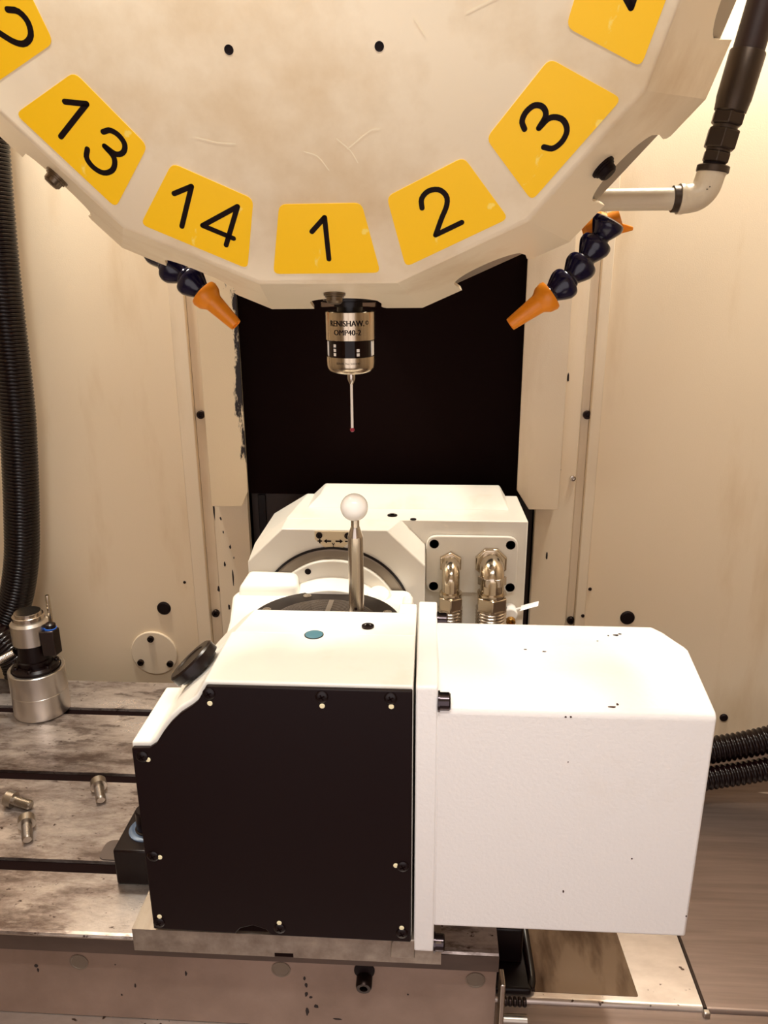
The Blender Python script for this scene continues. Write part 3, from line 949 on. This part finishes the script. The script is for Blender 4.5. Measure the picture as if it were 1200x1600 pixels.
md = body.modifiers.new('skin', 'SOLIDIFY'); md.thickness = 3.2 * S; md.offset = -1
bpy.context.view_layer.update()
me = bpy.data.meshes.new_from_object(body.evaluated_get(bpy.context.evaluated_depsgraph_get()))
body.modifiers.clear()
body.data = me
me.polygons.foreach_set('use_smooth', [True] * len(me.polygons))
me.set_sharp_from_angle(angle=math.radians(17))
# grey inner drum
bm = BM()
for k in range(14):
    m2, tg, lv, nr, Ls = facet(k)
    ins = 5.0
    w0 = 8 if k != 0 else 44
    h1, h2 = R1 * math.sin(HA) - 1.5, R2 * math.sin(HA) - 1.5
    P = lambda s, w, i: m2 + lv * w + tg * s - nr * i
    hw = h2 + (h1 - h2) * w0 / Ls
    loft(bm, [P(-h1, Ls - 6, ins), P(-hw, w0, ins), P(hw, w0, ins), P(h1, Ls - 6, ins)], [P(-h1, Ls - 6, ins + 2), P(-hw, w0, ins + 2), P(hw, w0, ins + 2), P(h1, Ls - 6, ins + 2)])
obj('inner_drum', bm, MAT['grey_metal'], tur, smooth=False)
bm = BM(); lathe(bm, TC - TN * 20, -TN, [(120, 0), (190, 30), (190, 50), (60, 60), (60, 120)], 42)
obj('turret_hub', bm, MAT['dark_steel'], tur)
# key bolts on the facets
for k, m in ((0, 'bolt_dull'), (2, 'black_matte'), (-2, 'bolt_dull'), (4, 'bolt_dull')):
    m2, tg, lv, nr, Ls = facet(k)
    p = m2 + lv * 76 - tg * 0.5
    bm = BM(); lathe(bm, p, nr, [(8.0, 0), (8.0, 1.4), (7.0, 1.6), (7.0, 2.8), (6.0, 3.0), (5.8, 6.0), (4.4, 7.4), (0, 7.6)], 24)
    obj('key_bolt', bm, MAT[m], tur)
# two tapped holes in the face
for x in (-42.5, 41):
    bm = BM(); lathe(bm, fp(x, -65), TN, [(2.6, -.4), (2.6, .2), (2.3, .25), (2.1, .05), (0, .05)], 20)
    obj('face_hole', bm, MAT['black_matte'], tur)
# thin plastic scratches standing on the face
def stroke(bm, pts, r, place, seg=8):
    """round-ended stroke of half width r, pressed flat on a surface"""
    P = [Vector((x, y, 0)) for x, y in pts]
    n = len(P)
    outer = []
    left, right = [], []
    for i in range(n):
        t = (P[min(i + 1, n - 1)] - P[max(i - 1, 0)]).normalized()
        nrm = Vector((-t.y, t.x, 0))
        if 0 < i < n - 1:
            t1 = (P[i] - P[i - 1]).normalized()
            k = 1 / max(0.4, nrm.dot(Vector((-t1.y, t1.x, 0))))
        else:
            k = 1
        left.append(P[i] + nrm * r * k)
        right.append(P[i] - nrm * r * k)
    def cap(p, t, a0):
        return [p + Vector((math.cos(a0 + math.pi * j / 6), math.sin(a0 + math.pi * j / 6), 0)) * r for j in range(1, 6)]
    t0 = (P[1] - P[0]).normalized(); t1 = (P[-1] - P[-2]).normalized()
    # left goes start->end, cap at the end, right comes back, cap at the start
    ring_l = [bm.verts.new(place(p.x, p.y, 0.35)) for p in left]
    ring_r = [bm.verts.new(place(p.x, p.y, 0.35)) for p in right]
    for i in range(n - 1):
        bm.faces.new((ring_l[i], ring_r[i], ring_r[i + 1], ring_l[i + 1]))
    ae = math.atan2(-t1.x, t1.y) if False else math.atan2(t1.y, t1.x)
    ce = [bm.verts.new(place(q.x, q.y, 0.35)) for q in cap(P[-1], t1, ae - math.pi / 2)]
    bm.faces.new([ring_r[-1]] + ce + [ring_l[-1]])
    as_ = math.atan2(t0.y, t0.x)
    cs_ = [bm.verts.new(place(q.x, q.y, 0.35)) for q in cap(P[0], t0, as_ + math.pi / 2)]
    bm.faces.new([ring_l[0]] + cs_ + [ring_r[0]])
def smooth_pts(pts, n=26):
    p, _ = spline([(x, y, 0) for x, y in pts], n)
    return [(q.x, q.y) for q in p]
GLYPH = {
    '1': [[(-7.0, 19.0), (2.0, 28.0), (2.4, 0.4)]],
    '2': [smooth_pts([(-9.4, 20.6), (-7.2, 25.8), (-1.6, 28.2), (4.6, 26.2), (7.2, 20.6), (5.0, 15.2), (-1.5, 9.0), (-9.2, 1.2)]), [(-9.2, 1.2), (9.0, 1.2)]],
    '3': [smooth_pts([(-8.6, 22.6), (-6.4, 26.6), (-1.4, 28.2), (4.0, 26.8), (6.2, 22.4), (4.0, 18.0), (-3.2, 16.4)]), smooth_pts([(-3.2, 16.4), (4.6, 15.2), (8.2, 9.2), (6.0, 3.0), (0.0, 0.6), (-6.2, 2.0), (-9.0, 6.8)])],
    '4': [[(9.6, 6.8), (-11.0, 6.6), (6.2, 28.0)], [(6.2, 28.0), (6.4, 0.4)]],
}
NUM = {0: '1', 1: '2', 2: '3', 3: '4', -1: '14', -2: '13', -3: '12'}
for k, txt in NUM.items():
    a = math.radians(k * 360 / 14 + .36)
    ca, sa = math.cos(a), math.sin(a)
    place = lambda x, y, d: fp(x * ca - y * sa, x * sa + y * ca, d)
    quad = [(-36, -196.6), (36, -196.6), (26, -150.3), (-26, -150.3)]
    rp = rounded(quad, 4.5)
    bm = BM(); loft(bm, [place(x, y, 0.02) for x, y in rp], [place(x, y, 0.3) for x, y in rp])
    pl = obj('number_plate', bm, MAT['yellow'], tur, smooth=False)
    for i, ch in enumerate(txt):
        off = 0 if len(txt) == 1 else (-13.6 if i == 0 else {'4': 12, '3': 12.4, '2': 15}[ch])
        bm = BM()
        for st in GLYPH[ch]:
            if ch in '14' :
                # straight strokes: one piece per segment so that the corners stay round
                for p, q in zip(st, st[1:]):
                    stroke(bm, [(p[0] + off, p[1] - 187), (q[0] + off, q[1] - 187)], 1.65, place)
            else:
                stroke(bm, [(x + off, y - 187) for x, y in st], 1.65, place)
        obj('digit', bm, MAT['digit'], pl, smooth=False)
bm = BM()
for pts in ([(-70, -110), (-58, -113), (-47, -114)], [(14, -112), (22, -119), (26, -126)], [(20, -118), (34, -108), (40, -107)], [(-6, -119), (2, -122), (8, -130)], [(60, -52), (66, -60)], [(88, -50), (112, -40)]):
    stroke(bm, smooth_pts(pts, 10), 0.28, lambda x, y, d: fp(x, y, d))
tag(obj('surface_scratches', bm, simple('pale_scratch', rgb(246, 232, 200), 0.4), tur, smooth=False), kind='stuff')

# ------------------------------------------------------------------ touch probe
PX, PY = -68.3, 665.0
pb = empty('touch_probe', (PX, PY, 486), 'cylindrical stainless touch probe with white stylus and ruby tip hanging under plate one', 'probe')
bm = BM(); lathe(bm, (PX, PY, 428.3), (0, 0, 1), [(20.6, 32.2), (20.9, 32.4), (20.9, 55), (20.2, 55.6), (12, 55.6)], 64, False); lathe(bm, (PX, PY, 460.7), (0, 0, 1), [(0, 0), (20.6, 0)], 64, False)
bd = obj('probe_body', bm, MAT['probe'], pb, origin=(PX, PY, 460))
bm = BM(); lathe(bm, (PX, PY, 446.9), (0, 0, 1), [(12, -.2), (19.2, -.2), (19.2, 14), (12, 14)], 64)
win = obj('probe_window', bm, MAT['glass_black'], pb)
for a in (-0.66, 0.42):
    for z in (456.3, 452.7, 449.2):
        if a > 0 and z > 456: continue
        d = Vector((math.sin(a), -math.cos(a), 0)); q = Vector((math.cos(a), math.sin(a), 0)); zz = Vector((0, 0, 1))
        c = Vector((PX, PY, z)) + d * 19.15
        pts = [c + q * sx * 1.25 + zz * sz * 1.25 for sx, sz in ((-1, -1), (1, -1), (1, 1), (-1, 1))]
        bm = BM(); loft(bm, pts, [p + d * .35 for p in pts])
        o = obj('diode', bm, MAT['ceramic'], win, smooth=False)
for a in (-1.38, 1.38):
    bm = BM()
    d = Vector((math.sin(a), -math.cos(a), 0)); q = Vector((math.cos(a), math.sin(a), 0)); zz = Vector((0, 0, 1))
    c = Vector((PX, PY, 453.4)) + d * 18.6
    pts = [c + q * sx * 3.4 + zz * sz * 6.2 for sx, sz in ((-1, -1), (1, -1), (1, 1), (-1, 1))]
    loft(bm, pts, [p + d * 1.1 for p in pts])
    obj('light_pipe', bm, MAT['stylus'], win, bevel=.3)
bm = BM(); lathe(bm, (PX, PY, 431.6), (0, 0, 1), [(0, 0), (10, .15), (16, 1.2), (19, 3.2), (20.3, 6), (20.6, 9), (20.6, 15.0), (19, 15.3), (0, 15.3)], 64, False)
ringo = obj('lower_ring', bm, MAT['probe'], pb, origin=(PX, PY, 440))
bm = BM(); lathe(bm, (PX, PY, 431.8), (0, 0, -1), [(3.4, 0), (3.4, 5), (1.6, 9.4), (1.0, 9.6)], 20)
obj('stylus_holder', bm, MAT['stainless'], pb)
bm = BM(); cyl(bm, (PX, PY, 425), (PX, PY, 384), 1.15, 14)
obj('stylus', bm, MAT['stylus'], pb)
bm = BM(); ball(bm, (PX, PY, 382.2), 2.0, 20, 10)
obj('ruby_tip', bm, MAT['ruby'], pb)
bm = BM(); lathe(bm, (PX, PY, 483.5), (0, 0, 1), [(11, 0), (11, 4), (16, 4), (16, 8), (22.5, 9), (22.5, 13), (19, 15), (22.5, 17), (22.5, 21), (15, 21), (9, 60), (0, 60)], 48)
tool = obj('taper_shank', bm, MAT['black'], pb)
for x0, x1 in ((-91.5, -80), (-60.5, -46)):
    bm = BM(); box(bm, x0, x1, 654, 662, 487.5, 491.5)
    obj('gripper_finger', bm, MAT['finger'], tur, bevel=.5)
def bold(s, size, d):
    """heavier lettering: the same letters laid down three times a hair apart"""
    out = BM()
    for k in (-1, 0, 1):
        b = text_bm(s, size, 0.0, .06)
        for v in b.verts: v.co.x += k * d
        me = bpy.data.meshes.new('lettering'); b.to_mesh(me); b.free()
        out.from_mesh(me); bpy.data.meshes.remove(me)
    return out
def wrap(bm, R, zc, x0=0.0):
    for v in bm.verts:
        a = (v.co.x + x0) / R
        rr = R + 0.03 + v.co.z
        v.co = Vector((PX + rr * math.sin(a), PY - rr * math.cos(a), zc + v.co.y))
    return bm
def fit(bm, w):
    xs = [v.co.x for v in bm.verts]
    k = w / (max(xs) - min(xs)); c = (max(xs) + min(xs)) / 2
    for v in bm.verts: v.co.x = (v.co.x - c) * k
    return bm
t_ = fit(bold('RENISHAW.', 6.6, 0.26), 31); wrap(t_, 20.9, 474.5, -1.2)
obj('maker_lettering', t_, MAT['digit'], bd, smooth=False)
t_ = fit(bold('OMP40-2', 6.2, 0.22), 24); wrap(t_, 20.9, 467.2, -0.8)
obj('model_lettering', t_, MAT['digit'], bd, smooth=False)
bm = BM()
for a0, a1, r in ((0, 2 * math.pi, 1.7), (0.8, 4.6, 0.9)):
    n = 16
    pr = [(17.2 + r * math.cos(a0 + (a1 - a0) * i / n), r * math.sin(a0 + (a1 - a0) * i / n)) for i in range(n + 1)]
    for p, q in zip(pr, pr[1:]):
        vs = [bm.verts.new(v) for v in ((p[0], p[1], .06), (q[0], q[1], .06), (17.2 + (q[0] - 17.2) * .72, q[1] * .72, .06), (17.2 + (p[0] - 17.2) * .72, p[1] * .72, .06))]
        bm.faces.new(vs)
wrap(bm, 20.9, 475.2, 0)
obj('maker_emblem', bm, MAT['digit'], bd, smooth=False)
t_ = fit(text_bm('SERIAL No 5A0330', 2.4, 0.0, .05), 20.5); wrap(t_, 20.6, 442.0, -0.6)
obj('serial_lettering', t_, MAT['digit'], ringo, smooth=False)

# ------------------------------------------------------------------ spindle head behind the turret
sh = empty('spindle_head', (-68, 800, 560), 'dark spindle head mostly hidden behind the turret disc', 'spindle')
bm = BM(); lathe(bm, (PX, 668, 545), (0, 0, 1), [(34, 0), (44, 14), (44, 95)], 48)
obj('spindle_nose', bm, MAT['dark_steel'], sh)
bm = BM(); box(bm, -160, 40, 735, 940, 612, 1150)
obj('head_casting', bm, MAT['panel'], sh, bevel=6)
bm = BM(); box(bm, -255, 138, 738, 778, 578, 640)
obj('coolant_manifold', bm, MAT['dark_steel'], sh, bevel=3)
bm = BM(); box(bm, -110, -26, 640, 760, 640, 700)
obj('nose_carrier', bm, MAT['dark_steel'], sh, bevel=3)

# ------------------------------------------------------------------ coolant nozzles
def seg_profile(k=1.0):
    return [(8.6, 0), (8.8, 0.8), (8.2, 1.6), (8.2, 2.6), (11.5, 6.4), (13.6, 9.2), (14.0, 10.4), (14.0, 12.4), (13.2, 13.6), (11.0, 14.4), (9.0, 14.6)]
def nozzle(name, pts, label, valve=None):
    o = empty(name, pts[0], label, 'coolant nozzle')
    P = [Vector(p) for p in pts]
    tip, cup = P[0], P[1]
    ax = (cup - tip)
    Ln = ax.length
    bm = BM(); lathe(bm, tip, ax, [(3.6, 4), (3.8, 0.2), (5.4, 0), (5.8, 1.0), (8.6, Ln * .70), (9.4, Ln * .74), (12.4, Ln * .84), (13.6, Ln * .98), (12.8, Ln * 1.04), (9, Ln * 1.02)], 32, False)
    lathe(bm, tip + ax * (4 / Ln), ax, [(0, 0), (3.6, 0)], 32, False)
    n = obj('nozzle_tip', bm, MAT['orange'], o); n['label'] = 'orange tapered tip'
    for a, b in zip(P[1:], P[2:]):
        d = b - a
        bm = BM()
        k = d.length / 14.6
        lathe(bm, a, d, [(r, h * k) for r, h in seg_profile()], 32)
        sgm = obj('hose_segment', bm, MAT['navy'], o)
    return o
nR = nozzle('coolant_nozzle', [(69.4, 700, 470), (102.5, 702, 494.3), (119, 707, 507), (132.5, 713, 522.5), (144, 717, 540), (153, 716, 557)], 'longer navy jointed coolant hose with an orange tip, right of the probe')
bm = BM(); lathe(bm, (140, 748, 548), (0.9, -.2, 0.35), [(9, -4), (12.5, 0), (12.5, 16), (9, 20), (9, 30)], 28)
v = obj('valve_body', bm, MAT['orange'], nR)
bm = BM(); loft(bm, [(160, 742, 544), (163, 742, 557), (180, 745, 552), (180, 745, 549)], [(160, 747, 544), (163, 747, 557), (180, 748, 552), (180, 748, 549)])
obj('valve_lever', bm, MAT['orange'], nR, bevel=1)
nL = nozzle('coolant_nozzle', [(-176.3, 705, 469.5), (-204.5, 708, 497), (-221, 712, 511), (-239, 718, 521.5), (-252, 728, 537), (-252, 731, 556), (-250, 738, 576.5)], 'shorter navy jointed coolant hose with an orange tip, left of the probe')

# ------------------------------------------------------------------ pipe, elbow and hydraulic hose, upper right
pp = empty('coolant_pipe', (186, 650, 567), 'pale painted pipe and elbow feeding the black hose beside the turret rim', 'pipe')
PM = painted('painted_pipe', rgb(216, 200, 172), rgb(160, 132, 96), 0.4, 500, .3)
bm = BM(); cyl(bm, (60, 650, 567.6), (190, 650, 567.6), 8.2, 32)
obj('pipe', bm, PM, pp)
bm = BM(); lathe(bm, (184, 650, 567.6), (1, 0, 0), [(8.4, 0), (9.8, .4), (9.8, 5), (8.4, 6)], 28)
obj('thread_seal', bm, MAT['crimp'], pp)
path, _ = spline([(189, 650, 567.6), (195, 650, 567.6), (203, 650, 569.5), (208.5, 650, 575), (211, 650, 583), (212.5, 650, 590)], 24)
bm = BM(); sweep(bm, path, lambda i: 11.2 if i < 3 or i > 20 else 10.6, 32)
el = obj('elbow', bm, PM, pp)
chips('paint_chips', el, MAT['chip'], lambda a, b, d: (a, 650 - 10.7 - d, b), [(206.5, 573.5, .9, .5), (208.3, 575.2, .5, .4)])
bm = BM(); lathe(bm, (212.3, 650, 586), (0.12, 0, 1), [(11.4, 0), (12.0, .6), (12.0, 4.4), (11.4, 5)], 28)
obj('thread_seal', bm, MAT['crimp'], pp)
hh = empty('hydraulic_hose', (214, 650, 590), 'black rubber hose with crimped dark steel end rising from the pipe elbow', 'hose')
hp = [(211.8, 650, 586), (213, 650, 592), (215, 650, 603), (216.5, 650, 611), (218, 650, 618), (221, 648, 633), (223.5, 647, 646), (228.5, 644, 674), (233, 641, 704), (242, 634, 760), (256, 625, 840)]
axis = Vector((4.5, -1, 24)).normalized()
def along(z): 
    return Vector((211.8, 650, 586)) + axis * z
bm = BM(); lathe(bm, along(0), axis, [(10.4, 0), (10.6, 3), (8.2, 5), (8.2, 8)], 24); obj('thread_end', bm, MAT['black_matte'], hh)
for z0, h, r in ((7, 8, 10.4), (16.5, 14, 12.4), (33, 9, 12.2)):
    bm = BM(); lathe(bm, along(z0), axis, [(r * .9, 0), (r, 1), (r, h - 1), (r * .9, h)], 6, True, 0.3)
    obj('hex_nut', bm, MAT['crimp'], hh, bevel=.5, ang=20)
bm = BM(); lathe(bm, along(15), axis, [(9, 0), (9, 20)], 20); obj('neck', bm, MAT['crimp'], hh)
bm = BM(); lathe(bm, along(41), axis, [(10, 0), (11.6, 1.5), (12, 6), (12.6, 10), (12.8, 40), (12.4, 41), (11, 41)], 32, False); obj('crimp_sleeve', bm, MAT['crimp'], hh)
pts, _ = spline([along(60), along(85), along(115), along(145), along(190) + Vector((3, -3, 0)), along(270) + Vector((12, -10, 0))], 40)
bm = BM(); sweep(bm, pts, 11.2, 28)
obj('rubber_hose', bm, MAT['hose_grey'], hh)

# ------------------------------------------------------------------ corrugated conduits
bm = BM(); corrugated(bm, [(-470, 905, 900), (-478, 905, 780), (-490, 905, 657), (-499, 905, 520), (-504, 905, 371), (-510, 905, 300), (-519, 905, 223), (-531, 905, 150), (-553, 904, 85), (-590, 900, 30), (-650, 890, 0)], 21.5, 4.4, 1.5, 28)
tag(obj('corrugated_conduit', bm, MAT['hose'], None, ang=80), 'fat black corrugated conduit hanging down in front of the left rear panel', 'conduit')
bm = BM(); corrugated(bm, [(-690, 850, 22), (-640, 852, 74), (-590, 855, 88), (-552, 856, 72), (-532, 856, 40), (-528, 856, 20)], 18, 4.4, 1.5, 24)
tag(obj('corrugated_conduit', bm, MAT['hose'], None, ang=80), 'black corrugated conduit looping behind the tool setter', 'conduit')
bm = BM(); corrugated(bm, [(190, 806, -62), (280, 828, -60), (356, 842, -55), (400, 844, -46), (440, 847, -35), (520, 852, -6), (620, 856, 50)], 16.5, 6.6, 2.6, 28, 6)
tag(obj('ribbed_conduit', bm, MAT['hose'], None, ang=80), 'upper black ribbed conduit curving out from behind the motor housing', 'conduit')
bm = BM(); corrugated(bm, [(190, 794, -90), (280, 810, -87), (352, 824, -82.5), (400, 828, -75), (440, 831, -65), (520, 838, -37), (620, 844, 16)], 14.0, 6.6, 2.6, 28, 6)
tag(obj('ribbed_conduit', bm, MAT['hose'], None, ang=80), 'lower black ribbed conduit curving out from behind the motor housing', 'conduit')

# ------------------------------------------------------------------ tool setter
TSX, TSY = -473.0, 804.0
ts = empty('tool_setter', (TSX, TSY, 0), 'tool setter with aluminium base and cap and a black body on the machine table', 'tool setter')
bm = BM(); lathe(bm, (TSX, TSY, 0.2), (0, 0, 1), [(31, 0), (32.5, 1.5), (32.5, 29.6), (32.2, 30), (32.5, 30.4), (32.5, 58), (31.6, 59), (28.5, 59), (28, 58), (28, 50), (0, 50)], 64)
obj('base_cup', bm, MAT['aluminium'], ts)
bm = BM(); lathe(bm, (TSX, TSY, 50), (0, 0, 1), [(27.4, 0), (27.4, 12), (25, 15), (20.5, 16), (20.5, 22), (18.6, 23), (18.6, 47)], 40)
obj('body', bm, MAT['black'], ts)
for k in range(7):
    a = k * 2 * math.pi / 7 + .4
    socket_screw('screw', (TSX + 23.6 * math.cos(a), TSY + 23.6 * math.sin(a), 63), (0, 0, 1), 3, 4.5, ts, MAT['black'])
bm = BM(); lathe(bm, (TSX, TSY, 94), (0, 0, 1), [(18, 0), (21.5, .5), (21.5, 25), (18.5, 28), (17.4, 28), (17.4, 30)], 48)
obj('cap', bm, MAT['aluminium'], ts)
bm = BM(); lathe(bm, (TSX, TSY, 123.5), (0, 0, 1), [(15, 0), (17.8, .4), (17.8, 5), (17, 5.6), (15, 5.6), (15, 9), (14.6, 9.4), (0, 9.4)], 48)
obj('contact_disc', bm, MAT['stainless'], ts)
bm = BM(); prism_z(bm, [(TSX + 18, TSY - 14), (TSX + 33, TSY - 10), (TSX + 35, TSY + 2), (TSX + 20, TSY + 8)], 80, 112)
obj('air_block', bm, MAT['dark_steel'], ts, bevel=1.2)
bm = BM(); lathe(bm, (TSX + 26, TSY - 2, 112), (0.1, 0, 1), [(7, 0), (6, 6), (3, 8), (0, 8)], 20)
obj('air_fitting', bm, MAT['black'], ts)
bm = BM(); lathe(bm, (TSX + 26, TSY - 2, 111.6), (0.1, 0, 1), [(7.2, 0), (7.2, 2.2), (6.4, 2.4)], 20)
obj('release_collar', bm, MAT['wire_blue'], ts)
bm = BM(); lathe(bm, (TSX + 17, TSY + 18, 104), (0, 0, 1), [(2.6, 0), (2.6, 40), (2.2, 42), (0, 42)], 16)
obj('pin', bm, MAT['chrome'], ts)
bm = BM(); corrugated(bm, [(TSX - 17, TSY - 10, 84), (TSX - 40, TSY - 14, 72), (TSX - 70, TSY - 16, 56), (TSX - 110, TSY - 18, 40)], 4.4, 2.0, .8, 16)
obj('armoured_cable', bm, MAT['stainless'], ts)

# ------------------------------------------------------------------ clamp at the left of the rotary unit
cl = empty('clamp_block', (-245, 560, 0), 'black clamp block with a stud nut wedged beside the rotary unit on the table', 'clamp')
bm = BM(); box(bm, -271, -230.6, 532, 590, 0.2, 36.5)
blk = obj('block', bm, MAT['black'], cl, bevel=1.6, seg=2)
bm = BM(); lathe(bm, (-249, 560, 36.3), (0, 0, 1), [(17, 0), (17, 1.2), (15.5, 2), (11, 2)], 36, False)
obj('washer', bm, MAT['blue_ring'], cl)
bm = BM(); lathe(bm, (-249, 560, 37), (0, 0, 1), [(11.4, 0), (11.4, 2), (10, 2.6), (9.8, 20), (8.6, 21.5), (5.4, 21.5), (5.2, 14), (0, 14)], 32)
obj('cap_nut', bm, MAT['black'], cl)
bm = BM(); prism_z(bm, rounded([(-301, 559.5), (-301, 585), (-276, 585), (-266, 559.5)], 9, 6), 0.05, 1.0)
obj('rounded_patch', bm, MAT['grey_patch'], cl)  # thin dark grey rounded patch lying on the table

# ------------------------------------------------------------------ loose cap screws on the table
wet = NT('coolant_puddle')
wet.set(Base_Color=rgb(170, 165, 165), Roughness=0.04, Metallic=0.0)
wet.b.inputs['Transmission Weight'].default_value = 0.9
wet.b.inputs['IOR'].default_value = 1.33
def cap_screw(x, y, ang, label):
    r_h, h_h, r_s, L_s = 8.0, 9.5, 4.9, 20.0
    o = empty('cap_screw', (x, y, 0), label, 'screw', 'loose socket cap screws')
    # lies on its head rim and the end of its thread
    tilt = math.atan2(r_h - r_s, L_s + h_h * .5)
    d = Vector((math.cos(ang) * math.cos(tilt), math.sin(ang) * math.cos(tilt), -math.sin(tilt)))
    hc = Vector((x, y, r_h * math.cos(tilt) + 0.6))
    bm = BM(); lathe(bm, hc, d, [(0, 4), (4.2, 4), (4.4, 0.2), (6.8, 0), (r_h, 1.2), (r_h, h_h), (r_s, h_h)], 28, False)
    obj('head', bm, MAT['bolt_steel'], o)
    prof = [(r_s, h_h), (r_s, h_h + 3)]
    z = h_h + 3
    while z < h_h + L_s - 1.5:
        prof += [(r_s, z + .35), (r_s - .7, z + .75), (r_s, z + 1.2)]
        z += 1.3
    prof += [(r_s - 1.2, h_h + L_s), (0, h_h + L_s)]
    bm = BM(); lathe(bm, hc, d, prof, 22, False)
    obj('thread', bm, MAT['bolt_steel'], o)
    return o
cap_screw(-388.5, 602, math.radians(-62), 'loose cap screw nearest the camera on the table, shank towards the front')
cap_screw(-342, 661, math.radians(-62), 'loose cap screw beside the table slot, closest to the rotary unit')
cap_screw(-424, 630, math.radians(-12), 'loose cap screw at the photo edge with its shank pointing right')
